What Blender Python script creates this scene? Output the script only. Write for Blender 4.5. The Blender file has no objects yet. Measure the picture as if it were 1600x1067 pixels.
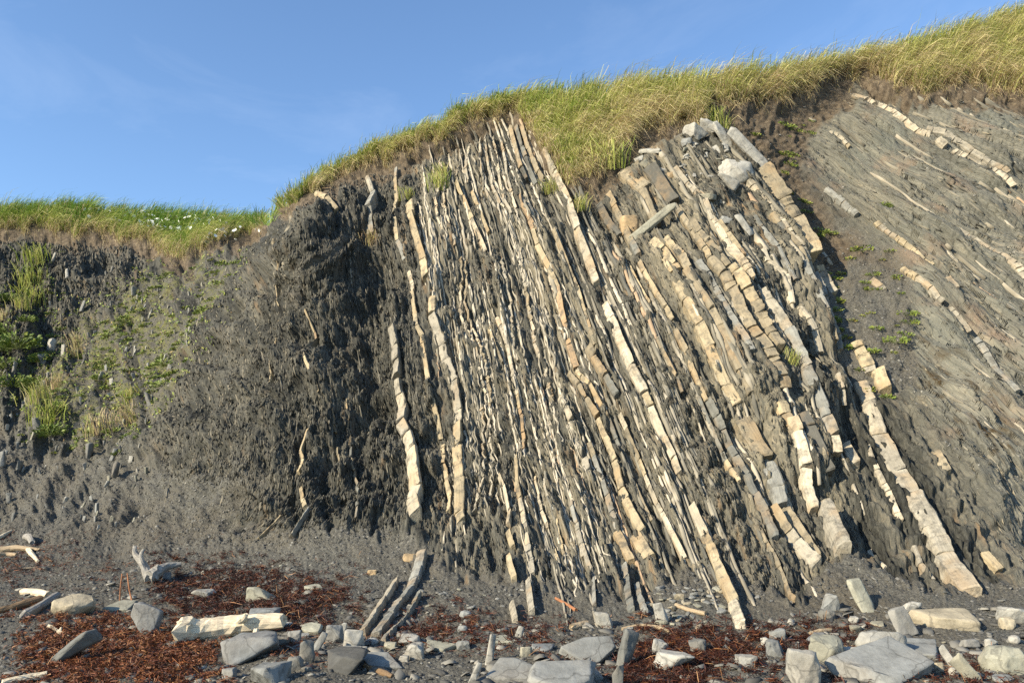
import bpy, math, random, zlib
import numpy as np
from mathutils import Vector, Matrix

# ------------------------------------------------------------------ camera, sky, sun, exposure
scene = bpy.context.scene
COL = scene.collection
EYE, PITCH, FPX = 1.6, math.radians(10.5), 1244.0
cam_data = bpy.data.cameras.new("camera")
cam_data.sensor_width = 36.0
cam_data.lens = 36.0 * FPX / 1600.0
cam_data.clip_start, cam_data.clip_end = 0.05, 2000.0
cam = bpy.data.objects.new("camera", cam_data)
cam.location = (0, 0, EYE)
cam.rotation_euler = (math.pi / 2 + PITCH, 0, 0)
COL.objects.link(cam)
scene.camera = cam

SUN = Vector((-0.72, -0.52, 0.46)).normalized()          # towards the sun
elev = math.asin(SUN.z)
azim = math.atan2(SUN.x, SUN.y)                            # clockwise from +Y
world = bpy.data.worlds.new("World")
scene.world = world
world.use_nodes = True
wn, wl = world.node_tree.nodes, world.node_tree.links
wn.clear()
w_out = wn.new("ShaderNodeOutputWorld")
w_bg = wn.new("ShaderNodeBackground")
w_bg.inputs["Strength"].default_value = 0.125
w_sky = wn.new("ShaderNodeTexSky")
w_sky.sky_type = 'NISHITA'
w_sky.sun_disc = False
w_sky.sun_elevation = elev
w_sky.sun_rotation = azim
w_sky.altitude = 0
w_sky.air_density = 1.0
w_sky.dust_density = 0.15
w_sky.ozone_density = 3.5
# a few thin wisps of high cloud
w_tc = wn.new("ShaderNodeTexCoord")
w_map = wn.new("ShaderNodeMapping")
w_map.inputs["Rotation"].default_value = (0.2, 0.5, 0.3)
w_map.inputs["Scale"].default_value = (1.0, 1.6, 3.4)
w_n1 = wn.new("ShaderNodeTexNoise")
w_n1.inputs["Scale"].default_value = 3.1
w_n1.inputs["Detail"].default_value = 7
w_n1.inputs["Roughness"].default_value = 0.62
w_n1.inputs["Distortion"].default_value = 0.5
w_r = wn.new("ShaderNodeMapRange")
w_r.inputs["From Min"].default_value = 0.5
w_r.inputs["From Max"].default_value = 0.85
w_r.inputs["To Max"].default_value = 0.08
w_mix = wn.new("ShaderNodeMixRGB")
w_mix.inputs["Color2"].default_value = (6.2, 6.6, 7.2, 1)
wl.new(w_tc.outputs["Generated"], w_map.inputs["Vector"])
wl.new(w_map.outputs["Vector"], w_n1.inputs["Vector"])
wl.new(w_n1.outputs["Fac"], w_r.inputs["Value"])
wl.new(w_r.outputs["Result"], w_mix.inputs["Fac"])
w_hs = wn.new("ShaderNodeHueSaturation")
w_hs.inputs["Saturation"].default_value = 1.03
wl.new(w_sky.outputs["Color"], w_hs.inputs["Color"])
wl.new(w_hs.outputs["Color"], w_mix.inputs["Color1"])
wl.new(w_mix.outputs["Color"], w_bg.inputs["Color"])
wl.new(w_bg.outputs["Background"], w_out.inputs["Surface"])

sun_data = bpy.data.lights.new("sun", 'SUN')
sun_data.energy = 4.4
sun_data.angle = math.radians(0.53)
sun_data.color = (1.0, 0.885, 0.69)
sun_ob = bpy.data.objects.new("sun", sun_data)
sun_ob.rotation_euler = SUN.to_track_quat('Z', 'Y').to_euler()
COL.objects.link(sun_ob)

vs = scene.view_settings
vs.view_transform = 'Standard'
vs.look = 'None'
vs.exposure = 1.0
vs.gamma = 1.0
vs.use_curve_mapping = False
scene.cycles.max_bounces = 5
scene.cycles.diffuse_bounces = 3
scene.cycles.use_denoising = False

rng = np.random.default_rng(7)
rnd = random.Random(11)

# ------------------------------------------------------------------ numpy helpers
def _hash(ix, iy, seed):
    h = (ix.astype(np.int64) * 374761393 + iy.astype(np.int64) * 668265263 + seed * 1442695041) & 0xFFFFFFFF
    h = ((h ^ (h >> 13)) * 1274126177) & 0xFFFFFFFF
    return (h ^ (h >> 16)) & 0xFFFFFFFF

def noise(x, y, seed=0):
    """gradient noise, about -1..1"""
    x = np.asarray(x, float); y = np.asarray(y, float)
    x0 = np.floor(x); y0 = np.floor(y)
    fx, fy = x - x0, y - y0
    u = fx * fx * fx * (fx * (fx * 6 - 15) + 10); v = fy * fy * fy * (fy * (fy * 6 - 15) + 10)
    def g(ix, iy, dx, dy):
        a = _hash(ix, iy, seed) * (2 * np.pi / 4294967296.0)
        return np.cos(a) * dx + np.sin(a) * dy
    n00 = g(x0, y0, fx, fy); n10 = g(x0 + 1, y0, fx - 1, fy)
    n01 = g(x0, y0 + 1, fx, fy - 1); n11 = g(x0 + 1, y0 + 1, fx - 1, fy - 1)
    return 1.5 * ((n00 * (1 - u) + n10 * u) * (1 - v) + (n01 * (1 - u) + n11 * u) * v)

def fbm(x, y, seed=0, octs=4, gain=0.5):
    s, a = 0, 1.0
    for k in range(octs):
        s = s + a * noise(x * 2 ** k, y * 2 ** k, seed + 17 * k); a *= gain
    return s

def cell(x, y, seed=0):
    """a random value per irregular cell, -1..1: flat plates with sharp rims"""
    x0 = np.floor(x); y0 = np.floor(y); best = np.full(x.shape, 9.0); val = np.zeros(x.shape)
    for dx in (-1, 0, 1):
        for dy in (-1, 0, 1):
            cx_, cy_ = x0 + dx, y0 + dy
            jx = _hash(cx_, cy_, seed) / 4294967296.0; jy = _hash(cx_, cy_, seed + 7) / 4294967296.0
            d = (cx_ + jx - x) ** 2 + (cy_ + jy - y) ** 2; m = d < best
            best = np.where(m, d, best); val = np.where(m, _hash(cx_, cy_, seed + 13) / 2147483648.0 - 1, val)
    return val

def smooth(a, b, x):
    t = np.clip((x - a) / (b - a), 0, 1)
    return t * t * (3 - 2 * t)

def rbf_fit(P, z, lam=1e-3, s=300.0):
    P = np.asarray(P, float) / s; z = np.asarray(z, float); n = len(P)
    r2 = ((P[:, None] - P[None]) ** 2).sum(-1)
    K = np.where(r2 > 0, r2 * np.log(r2 + 1e-12) * 0.5, 0) + lam * np.eye(n)
    Q = np.c_[np.ones(n), P]
    M = np.block([[K, Q], [Q.T, np.zeros((3, 3))]])
    c = np.linalg.solve(M, np.r_[z, 0, 0, 0])
    def f(u, v):
        u = np.asarray(u, float) / s; v = np.asarray(v, float) / s
        out = c[n] + c[n + 1] * u + c[n + 2] * v
        for k in range(n):
            r2 = (u - P[k, 0]) ** 2 + (v - P[k, 1]) ** 2
            out = out + c[k] * r2 * np.log(r2 + 1e-12) * 0.5
        return out
    return f

# ------------------------------------------------------------------ the lie of the land
# distance out to sea-side eye, for points named by their place on the survey sheet (a 1600 x 1067 view from the eye point)
CONTROL = """
-300 1067 6.5 -300 950 9.3 -300 870 12.8 -300 800 16 -300 700 19 -300 600 21.5 -300 500 24 -300 400 26.5 -300 330 29
0 1067 6.5 0 950 9.3 0 900 11 0 870 12.5 0 850 13.6 0 800 15.4 0 700 18.4 0 600 21 0 500 23.6 0 400 26 0 330 28
110 470 25 110 390 26.5 110 330 28.5
200 1067 6.5 200 950 9.3 200 880 11.8 200 830 13.6 200 700 17.2 200 600 20 200 500 23 200 400 26 200 335 29
300 700 15.2 300 620 17.2 300 560 18.8 300 480 21.6 300 420 24.5 300 340 29
350 850 12.3 350 750 13.6 350 600 16.2 350 520 18 350 470 19.6 345 420 23 345 380 26 350 340 29
400 335 28.5 400 365 26.5 395 395 22.5 385 430 19.5 422 335 27 422 352 20.6
430 1067 6.5 430 950 9.2 430 880 11.4 430 800 12.3 430 700 13.5 430 600 14.8 430 450 17 430 360 18.8 442 310 19.8
480 290 19.6 540 830 11.8 540 600 14.2 540 400 16.6 540 310 18 540 250 19.6
640 1067 6.5 640 950 8.9 640 880 10.8 640 840 11.5 640 600 13.8 640 400 16.2 640 270 18.2 640 200 19.6
750 950 8.8 750 880 10.6 750 600 13.5 750 400 16 750 210 18.5 750 155 19.6
850 1067 6.4 850 950 8.8 850 900 10 850 850 10.9 850 600 13.2 850 400 15.6 850 250 17.3 850 135 19.5
1000 950 8.8 1000 900 9.8 1000 600 12.8 1000 400 15.2 1000 240 17 1000 200 17.6 1000 130 19.4
1150 1067 6.4 1150 980 8.1 1150 930 9.1 1150 850 10.2 1150 600 12.5 1150 400 14.8 1150 220 17 1150 110 19.4
1300 980 8.1 1300 920 9.2 1300 850 10.2 1300 600 13.1 1300 400 15.8 1300 250 17.8 1300 150 19 1300 90 20.4
1400 1067 6.4 1400 980 8.1 1400 920 9.3 1400 860 10.1 1400 700 11.8 1400 500 14 1400 300 16.6 1400 160 18.8 1400 70 20.6
1550 1067 6.4 1550 980 8.1 1550 910 9.6 1550 850 10.3 1550 700 11.9 1550 500 14.2 1550 300 16.8 1550 170 18.6 1550 20 21.2
1700 1067 6.4 1700 900 9.8 1700 600 13.2 1700 300 17 1700 -20 21.6
2000 1067 6.4 2000 900 10 2000 600 13.6 2000 300 17.4 2000 -90 23
-300 1300 3.8 0 1300 3.8 400 1300 3.8 800 1300 3.8 1200 1300 3.8 1600 1300 3.8 2000 1300 3.8
-300 1700 2.0 400 1700 2.0 1000 1700 2.0 1600 1700 2.0 2000 1700 2.0
"""
cp = np.array(CONTROL.split(), float).reshape(-1, 3)
f_depth = rbf_fit(cp[:, :2], np.log(cp[:, 2]), lam=2e-4)
CREST = np.array("""-520 345 -300 335 0 326 60 322 110 320 150 328 200 330 300 336 400 341 424 342 432 318 445 308 480 290 540 252 600 224
660 199 720 172 780 150 830 136 900 132 1000 129 1080 120 1150 111 1230 100 1300 90 1400 68 1500 38 1570 16 1610 4 1800 -50 2140 -120""".split(), float).reshape(-1, 2)
GRASS_LOW = np.array("""-520 385 0 365 60 365 100 372 150 370 190 376 230 385 260 410 290 412 330 380 380 372 415 360 428 345 434 330 450 330 500 305 560 270 600 255 640 248
690 230 720 205 760 192 800 182 830 215 845 245 870 270 885 300 920 288 960 268 975 232 1000 215 1040 208 1080 205 1100 200 1108 172 1150 175 1200 168 1250 158 1300 128 1340 120 1390 142
1420 152 1450 158 1500 142 1550 150 1600 158 1700 150 2140 90""".split(), float).reshape(-1, 2)
CREST[:, 1] += np.interp(CREST[:, 0], [-520, 424, 440, 700, 850, 1600, 2140], [12, 12, 19, 19, 27, 27, 27])   # the turf stands this much above the ground it roots in
def crest(u): return np.interp(u, CREST[:, 0], CREST[:, 1])
def grass_low(u): return np.interp(u, GRASS_LOW[:, 0], GRASS_LOW[:, 1])

def unproject(u, v, Y):
    a = (np.asarray(u, float) - 800.0) / FPX; b = (533.5 - np.asarray(v, float)) / FPX
    dy = math.cos(PITCH) - b * math.sin(PITCH); dz = math.sin(PITCH) + b * math.cos(PITCH)
    s = Y / dy
    return np.stack([a * s, np.broadcast_to(Y, s.shape) + 0 * s, EYE + dz * s], -1)

# strata: slope du/dv of the bedding traces
TRACE = """435 500 -.03 435 350 .02 640 700 .12 560 400 .1 720 600 .12 690 300 .15 760 300 .28 850 700 .25 880 300 .46 960 300 .55 1000 600 .43 1080 800 .42
1150 550 .52 1250 620 .56 1200 350 .75 1280 480 .46 1430 780 .62 1400 180 1.9 1550 260 1.85 1450 420 1.3 1550 560 1.1 1400 370 1.55 1500 700 .95 1600 450 1.45
1350 450 1.05 1300 250 1.2 100 600 -.25 0 400 -.1 480 820 -.6 600 960 -.6 650 920 -.4 1250 900 .48 820 900 .22 250 700 -.15 1100 280 .75 1600 850 .8 300 850 -.5 1000 950 .3 1150 950 .42"""
tp = np.array(TRACE.split(), float).reshape(-1, 3)
f_slope0 = rbf_fit(tp[:, :2], np.arctan(tp[:, 2]), lam=0.02)
def slope_raw(u, v): return np.tan(np.clip(f_slope0(np.clip(u, -100, 1700), np.clip(v, 50, 1000)), -0.7, 1.12))

# coarse rasters over the sheet
RU = np.arange(-540, 2160 + 1, 6.0); RV = np.arange(-160, 1712, 6.0)
GU, GV = np.meshgrid(RU, RV)
R_DEPTH = np.exp(f_depth(GU, GV))
R_SLOPE = slope_raw(GU, GV)
def samp(R, u, v):
    x = np.clip((np.asarray(u, float) - RU[0]) / 6.0, 0, len(RU) - 1.001); y = np.clip((np.asarray(v, float) - RV[0]) / 6.0, 0, len(RV) - 1.001)
    i, j = x.astype(int), y.astype(int); fx, fy = x - i, y - j
    return (R[j, i] * (1 - fx) + R[j, i + 1] * fx) * (1 - fy) + (R[j + 1, i] * (1 - fx) + R[j + 1, i + 1] * fx) * fy
def slope(u, v): return samp(R_SLOPE, u, v)
# bedding coordinate: where the trace through (u, v) meets the level v = 600; and the run along it
def bed_coords(u, v):
    uu, vv = u.copy(), v.copy(); run = np.zeros_like(u)
    n = 40; h = (600.0 - v) / n
    for _ in range(n):
        s1 = slope(uu, vv); s2 = slope(uu + s1 * h * .5, vv + h * .5)
        uu = uu + s2 * h; vv = vv + h; run = run - h * np.sqrt(1 + s2 * s2)
    return uu, run
R_B, R_A = bed_coords(GU, np.clip(GV, -160, 1150))

def poly_mask(pts, blur=10):
    P = np.array(pts, float).reshape(-1, 2); inside = np.zeros(GU.shape, bool)
    n = len(P)
    for i in range(n):
        x1, y1 = P[i]; x2, y2 = P[(i + 1) % n]
        if y1 == y2: continue
        c = ((y1 > GV) != (y2 > GV)) & (GU < (x2 - x1) * (GV - y1) / (y2 - y1) + x1)
        inside ^= c
    m = inside.astype(float)
    k = max(1, int(round(blur / 6)))
    ker = np.ones(2 * k + 1) / (2 * k + 1)
    for _ in range(2):
        m = np.apply_along_axis(lambda r: np.convolve(r, ker, 'same'), 1, m)
        m = np.apply_along_axis(lambda r: np.convolve(r, ker, 'same'), 0, m)
    return m
def pm(s, blur=10): return poly_mask([float(t) for t in s.split()], blur)

M_TALUS = np.maximum(.92 * pm("-540 560 -60 560 0 560 60 600 130 480 240 430 330 400 410 372 395 405 340 455 300 530 275 610 235 690 250 745 330 735 400 715 450 700 420 750 330 800 420 830 540 835 640 845 700 900 780 915 800 990 300 960 -540 900", 22),
                     pm("420 830 540 820 640 838 700 890 800 900 900 925 1000 925 1110 870 1180 900 1250 940 1290 885 1340 860 1400 905 1480 920 1540 905 1600 910 2160 930 2160 1712 -540 1712 -540 860 200 850", 12))
M_TALUS = np.maximum(M_TALUS, .8 * pm("548 342 566 350 514 424 458 494 436 494 490 415", 8))
M_SOILGULLY = pm("1110 185 1260 160 1330 120 1330 150 1270 200 1240 260 1270 300 1290 330 1360 370 1420 400 1430 500 1440 600 1380 620 1350 600 1320 560 1300 480 1270 400 1235 330 1190 250", 14)
M_SLAB = pm("1270 160 1420 150 1700 140 2160 100 2160 930 1620 930 1560 800 1480 700 1420 620 1420 480 1330 330 1240 250", 20)
M_BEACH = pm("-540 852 0 850 120 868 300 880 450 880 640 940 760 960 1000 985 1160 975 1300 945 1420 945 1600 940 2160 940 2160 1712 -540 1712", 14)
M_SHALE = pm("400 330 520 300 600 270 660 300 640 420 650 600 640 840 540 850 440 830 300 780 220 720 260 600 330 450", 24)
M_DARKTOP = pm("-540 380 0 385 110 385 235 395 225 470 150 520 60 660 -60 640 -540 650", 16)
M_STACK = pm("985 265 1020 240 1090 225 1130 200 1185 265 1252 390 1262 430 1300 520 1322 620 1306 690 1290 760 1240 740 1180 650 1120 560 1060 480 1000 400 975 330", 7)
M_DARKSTACK = pm("1060 300 1110 280 1180 400 1280 560 1310 700 1250 660 1180 470 1110 350", 12)
M_SOIL = np.clip(pm("432 330 520 296 600 258 645 250 650 272 600 286 540 306 500 330 450 350 434 345", 8) + pm("-140 366 200 380 230 392 150 388 100 386 -140 386", 6) + pm("700 214 830 178 838 200 800 192 720 214", 6)
  + pm("900 275 1000 208 1100 198 1106 214 1030 222 975 262 950 320 915 330", 8) + pm("1090 176 1340 118 1345 158 1285 200 1250 260 1280 310 1330 360 1320 430 1270 410 1200 285 1150 215", 14) + pm("1410 145 1640 140 1640 182 1530 172 1450 164", 8), 0, 1)
M_OLIVE = pm("-60 560 60 640 130 700 240 640 300 560 400 380 330 395 200 430 130 520 90 480 60 420 20 470", 30)
M_HOLLOW = pm("575 380 612 420 615 520 612 620 600 700 560 720 530 640 545 500", 14)
M_BULGE = pm("480 310 560 290 590 330 570 400 520 470 470 500 440 470", 16)
M_MIX = pm("640 240 720 200 830 180 870 260 1000 260 1100 210 1190 270 1260 420 1310 560 1330 700 1330 880 1230 920 1120 940 900 915 700 890 650 830 660 600 640 420", 24)
M_WET = pm("1405 470 1450 520 1520 590 1560 660 1600 700 1600 760 1500 700 1440 600", 16)
M_SHALE2 = np.clip(pm("905 310 960 330 1000 420 1040 520 1005 525 965 450 925 385", 10) + pm("1000 490 1046 540 1096 640 1136 740 1180 870 1110 850 1062 720 1022 600", 10) + pm("655 600 690 580 690 700 705 830 660 845 650 700", 8)
  + pm("765 640 795 700 795 800 790 900 700 892 735 830", 10) + pm("700 400 716 405 722 500 700 520 690 470", 8) + pm("1100 800 1180 860 1235 930 1160 950 1120 880", 10) + pm("730 360 780 400 800 470 770 480 745 430", 8) + .8 * M_DARKSTACK, 0, 1)
M_SHALE = np.maximum(M_SHALE, .9 * M_SHALE2)

# ------------------------------------------------------------------ materials
class NT:
    def __init__(self, name, rough=0.9, spec=0.2):
        self.m = bpy.data.materials.new(name); self.m.use_nodes = True
        self.t = self.m.node_tree; self.n = self.t.nodes; self.l = self.t.links
        self.b = self.n["Principled BSDF"]; self.b.inputs["Roughness"].default_value = rough
        self.b.inputs["Specular IOR Level"].default_value = spec
        self.tc = None
    def node(self, kind, ins=None, **kw):
        nd = self.n.new(kind)
        for k, v in kw.items(): setattr(nd, k, v)
        for k, v in (ins or {}).items():
            if hasattr(v, "is_output"): self.l.new(v, nd.inputs[k])
            else: nd.inputs[k].default_value = v
        return nd
    def coord(self, which="Object"):
        if self.tc is None: self.tc = self.node("ShaderNodeTexCoord")
        return self.tc.outputs[which]
    def attr(self, name, out="Vector"): return self.node("ShaderNodeAttribute", attribute_name=name).outputs[out]
    def scale(self, v, s): return self.node("ShaderNodeVectorMath", {0: v, 1: s}, operation='MULTIPLY').outputs[0]
    def noise(self, v, scale=1, detail=4, rough=.55, dist=0): return self.node("ShaderNodeTexNoise", {"Vector": v, "Scale": scale, "Detail": detail, "Roughness": rough, "Distortion": dist}).outputs["Fac"]
    def voro(self, v, scale=1, out="Color", feature='F1'): return self.node("ShaderNodeTexVoronoi", {"Vector": v, "Scale": scale}, feature=feature).outputs[out]
    def math(self, op, a, b=0.0, c=False): return self.node("ShaderNodeMath", {0: a, 1: b}, operation=op, use_clamp=c).outputs[0]
    def mix(self, f, a, b, blend='MIX'): return self.node("ShaderNodeMixRGB", {"Fac": f, "Color1": a, "Color2": b}, blend_type=blend).outputs[0]
    def ramp(self, f, stops):
        nd = self.node("ShaderNodeValToRGB", {"Fac": f}); e = nd.color_ramp.elements
        while len(e) < len(stops): e.new(0.5)
        for k, (p, c) in enumerate(stops):
            e[k].position = p; e[k].color = (c[0], c[1], c[2], 1) if len(c) > 1 else (c[0],) * 3 + (1,)
        return nd.outputs["Color"]
    def rng(self, f, a, b, c=0.0, d=1.0): return self.node("ShaderNodeMapRange", {"Value": f, "From Min": a, "From Max": b, "To Min": c, "To Max": d}).outputs[0]
    def done(self, color, bump=None, strength=.5, dist=.02, rough=None):
        if hasattr(color, "is_output"): self.l.new(color, self.b.inputs["Base Color"])
        else: self.b.inputs["Base Color"].default_value = color
        if bump is not None:
            bp = self.node("ShaderNodeBump", {"Height": bump, "Strength": strength, "Distance": dist})
            self.l.new(bp.outputs[0], self.b.inputs["Normal"])
        if rough is not None: self.l.new(rough, self.b.inputs["Roughness"])
        return self.m

def mat_ground():
    N = NT("cliff_rock", 0.88, 0.25)
    bed = N.attr("bed"); zone = N.attr("zone", "Color"); pale = N.attr("pale", "Fac"); wet = N.attr("wet", "Fac")
    sp = N.node("ShaderNodeSeparateColor", {"Color": zone})
    soil, scree, slab = sp.outputs[0], sp.outputs[1], sp.outputs[2]
    ob = N.coord("Object")
    warp = N.node("ShaderNodeVectorMath", {0: bed, 1: N.scale(N.node("ShaderNodeTexNoise", {"Vector": ob, "Scale": 2.2, "Detail": 5}).outputs["Color"], (0.045, 0.15, 0))}, operation='ADD').outputs[0]
    lam1 = N.noise(N.scale(warp, (34, 2.2, 0)), 1, 5, .62)
    lam2 = N.noise(N.scale(warp, (11, 1.1, 0)), 1, 3, .5)
    chip = N.noise(N.scale(warp, (70, 16, 0)), 1, 4, .65)
    blot = N.noise(ob, 1.3, 5, .6)
    # dark splintery shale, with paler siltstone laminae
    f = N.math('ADD', N.math('MULTIPLY', lam1, .62), N.math('MULTIPLY', chip, .38))
    f = N.math('ADD', f, N.math('MULTIPLY', N.math('SUBTRACT', pale, .5), .42))
    rock = N.ramp(f, [(.26, (.017, .0168, .0135)), (.40, (.052, .051, .041)), (.52, (.098, .093, .073)), (.64, (.168, .150, .106)), (.76, (.27, .232, .16)), (.9, (.36, .31, .225))])
    # rusty and ochre stain along some layers
    st = N.math('MULTIPLY', N.rng(lam2, .54, .68), N.rng(blot, .45, .62), True)
    st = N.math('MULTIPLY', st, N.rng(pale, .25, .6), True)
    rock = N.mix(N.math('MULTIPLY', st, .7), rock, (.27, .165, .075, 1))
    # smooth laminated siltstone slabs
    warp2 = N.node('ShaderNodeVectorMath', {0: bed, 1: N.scale(N.node('ShaderNodeTexNoise', {'Vector': ob, 'Scale': 1.2, 'Detail': 3}).outputs['Color'], (0.010, 0.05, 0))}, operation='ADD').outputs[0]
    lamS = N.noise(N.scale(warp2, (60, 1.3, 0)), 1, 5, .66)
    lamT = N.noise(N.scale(warp2, (15, .5, 0)), 1, 3, .5)
    g = N.math('ADD', N.math('MULTIPLY', lamS, .5), N.math('ADD', N.math('MULTIPLY', lamT, .25), N.math('MULTIPLY', blot, .25)))
    slabc = N.ramp(g, [(.30, (.032, .031, .025)), (.41, (.092, .089, .070)), (.50, (.155, .148, .115)), (.59, (.225, .208, .156)), (.72, (.36, .315, .225))])
    slabc = N.mix(N.math('MULTIPLY', N.rng(N.noise(ob, .55, 3), .52, .68), .35), slabc, (.12, .135, .115, 1))
    slabc = N.mix(N.math('MULTIPLY', N.rng(N.noise(ob, .9, 4, .6), .56, .7), .40), slabc, (.27, .165, .10, 1))
    c = N.mix(slab, rock, slabc)
    # wet brown-green seep
    c = N.mix(N.math('MULTIPLY', wet, N.rng(N.noise(N.scale(bed, (6, 2, 0)), 1, 4), .5, .62), True), c, (.055, .035, .012, 1))
    # loose shale scree: crumbs of every grey
    v1 = N.node("ShaderNodeSeparateColor", {"Color": N.voro(ob, 60)}).outputs[0]
    v2 = N.node("ShaderNodeSeparateColor", {"Color": N.voro(ob, 26)}).outputs[1]
    s1 = N.math('ADD', N.math('MULTIPLY', v1, .55), N.math('ADD', N.math('MULTIPLY', v2, .2), N.math('MULTIPLY', N.noise(ob, 60, 3, .7), .35)))
    scc = N.ramp(s1, [(.15, (.054, .052, .043)), (.5, (.104, .100, .083)), (.8, (.155, .148, .122)), (1., (.22, .208, .17))])
    scc = N.mix(N.math('MULTIPLY', N.rng(N.noise(ob, .45, 4, .6), .40, .62), .55), scc, (.120, .100, .068, 1))
    scc = N.mix(N.math('MULTIPLY', N.attr('olive', 'Fac'), N.rng(N.noise(ob, 4, 6, .72), .44, .58), True), scc, (.150, .148, .050, 1))
    c = N.mix(N.rng(N.math('ADD', scree, N.math('MULTIPLY', N.math('SUBTRACT', N.noise(ob, 3.0, 4, .6), .5), .7)), .3, .7), c, scc)
    # brown soil below the turf
    so = N.noise(ob, 9, 6, .68)
    soc = N.ramp(so, [(.3, (.045, .034, .023)), (.5, (.112, .086, .056)), (.7, (.19, .150, .100))])
    c = N.mix(N.rng(N.math('ADD', soil, N.math('MULTIPLY', N.math('SUBTRACT', blot, .5), .9)), .35, .75), c, soc)
    # relief
    hr = N.math('ADD', N.math('MULTIPLY', chip, .5), N.math('MULTIPLY', lam1, .6))
    hs = N.math('ADD', N.math('MULTIPLY', v1, .35), N.math('MULTIPLY', N.noise(ob, 28, 4, .7), .6))
    h = N.node("ShaderNodeMix", {0: scree, 2: hr, 3: hs}).outputs[0]
    return N.done(c, h, 1.0, .06)

def mat_stone(name, spread=1.0, streak=True):
    """jointed sandstone; its own hue comes from the object's colour"""
    N = NT(name, 0.85, 0.3)
    oi = N.node("ShaderNodeObjectInfo"); ob = N.coord("Object")
    v = N.node("ShaderNodeVectorMath", {0: ob, 1: N.scale(oi.outputs["Location"], (1, 1, 1))}, operation='ADD').outputs[0]
    n1 = N.noise(v, 5, 6, .65); n2 = N.noise(v, 38, 4, .7); n3 = N.noise(v, 1.7, 3, .5)
    gr = N.noise(N.scale(ob, (2.5, 30, 22) if streak else (9, 9, 9)), 1, 4, .6)
    val = N.rng(N.math('ADD', N.math('MULTIPLY', n1, .4), N.math('ADD', N.math('MULTIPLY', n2, .16), N.math('MULTIPLY', gr, .44))), .32, .68, .6, 1.26)
    c = N.mix(1.0, oi.outputs["Color"], val, 'MULTIPLY')
    c = N.mix(N.math('MULTIPLY', N.rng(n3, .50, .64), .50 * spread), c, (.31, .205, .10, 1))
    c = N.mix(N.math('MULTIPLY', N.rng(N.noise(v, 6, 6, .72), .49, .64), .72 if streak else .35), c, (.075, .070, .056, 1))
    if not streak:
        ck = N.rng(N.voro(N.node('ShaderNodeVectorMath', {0: v, 1: N.scale(N.node('ShaderNodeTexNoise', {'Vector': v, 'Scale': 4.0, 'Detail': 4}).outputs['Color'], (.25, .25, .25))}, operation='ADD').outputs[0], 2.6, 'Distance', 'DISTANCE_TO_EDGE'), 0, .022, .55, 0)
        c = N.mix(ck, c, (.05, .048, .042, 1))
    return N.done(c, N.math('ADD', N.math('MULTIPLY', n1, .5), N.math('ADD', N.math('MULTIPLY', n2, .10), N.math('MULTIPLY', gr, .5))), .75 if streak else .5, .04)

def mat_grass():
    N = NT("grass_blades", 0.6, 0.3)
    t = N.attr("tint", "Color"); sp = N.node("ShaderNodeSeparateColor", {"Color": t})
    c = N.ramp(sp.outputs[0], [(0, (.115, .225, .026)), (.35, (.28, .345, .06)), (.6, (.47, .455, .15)), (.8, (.55, .46, .25)), (1, (.38, .27, .165))])
    c = N.mix(1.0, c, N.rng(sp.outputs[1], 0, 1, .6, 1.35), 'MULTIPLY')
    m = N.done(c)
    tr = N.node("ShaderNodeBsdfTranslucent", {"Color": c}); mx = N.node("ShaderNodeMixShader", {0: .35, 1: N.b.outputs[0], 2: tr.outputs[0]})
    N.l.new(mx.outputs[0], N.n["Material Output"].inputs["Surface"])
    return m

def mat_tint(name, stops, rough=.8, spec=.2):
    N = NT(name, rough, spec)
    t = N.attr("tint", "Color"); sp = N.node("ShaderNodeSeparateColor", {"Color": t})
    c = N.ramp(sp.outputs[0], stops)
    return N.done(N.mix(1.0, c, N.rng(sp.outputs[1], 0, 1, .65, 1.3), 'MULTIPLY'))

def mat_wood():
    N = NT("bleached_wood", .75, .2)
    oi = N.node("ShaderNodeObjectInfo"); ob = N.coord("Generated")
    g = N.noise(N.scale(ob, (3, 26, 26)), 1, 5, .6); g2 = N.noise(N.scale(ob, (2, 6, 6)), 1, 3)
    c = N.mix(1.0, oi.outputs["Color"], N.rng(g, .3, .7, .6, 1.15), 'MULTIPLY')
    c = N.mix(N.math('MULTIPLY', N.rng(g2, .55, .72), .5), c, (.13, .075, .038, 1))
    return N.done(c, g, .6, .01)

MG, MS = mat_ground(), mat_stone("sandstone")
MBOULDER = mat_stone("beach_stone", .25, False)
MGR, MW = mat_grass(), mat_wood()
MCHIP = mat_tint("shale_chip", [(0, (.05, .048, .043)), (.5, (.105, .101, .088)), (.8, (.165, .156, .132)), (1, (.28, .26, .21))], .8, .3)
MSPL = mat_tint("shale_splinter", [(0, (.020, .0195, .016)), (.4, (.060, .058, .047)), (.7, (.118, .109, .084)), (1, (.26, .222, .15))], .85, .25)
MTHIN = mat_tint("thin_layer_stone", [(0, (.11, .105, .085)), (.3, (.24, .215, .16)), (.6, (.42, .37, .28)), (.85, (.48, .43, .335)), (1, (.33, .215, .12))], .85, .2)
MWEED = mat_tint("dried_seaweed", [(0, (.020, .007, .0045)), (.5, (.075, .022, .010)), (.8, (.19, .062, .021)), (1, (.32, .17, .07))], .55, .3)
MLEAF = mat_tint("weed_leaf", [(0, (.052, .09, .014)), (.5, (.14, .19, .032)), (.85, (.25, .265, .055)), (1, (.26, .17, .07))], .6, .3)
MFLOWER = mat_tint("white_petal", [(0, (.7, .7, .66)), (1, (.85, .85, .8))], .7, .2)

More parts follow.
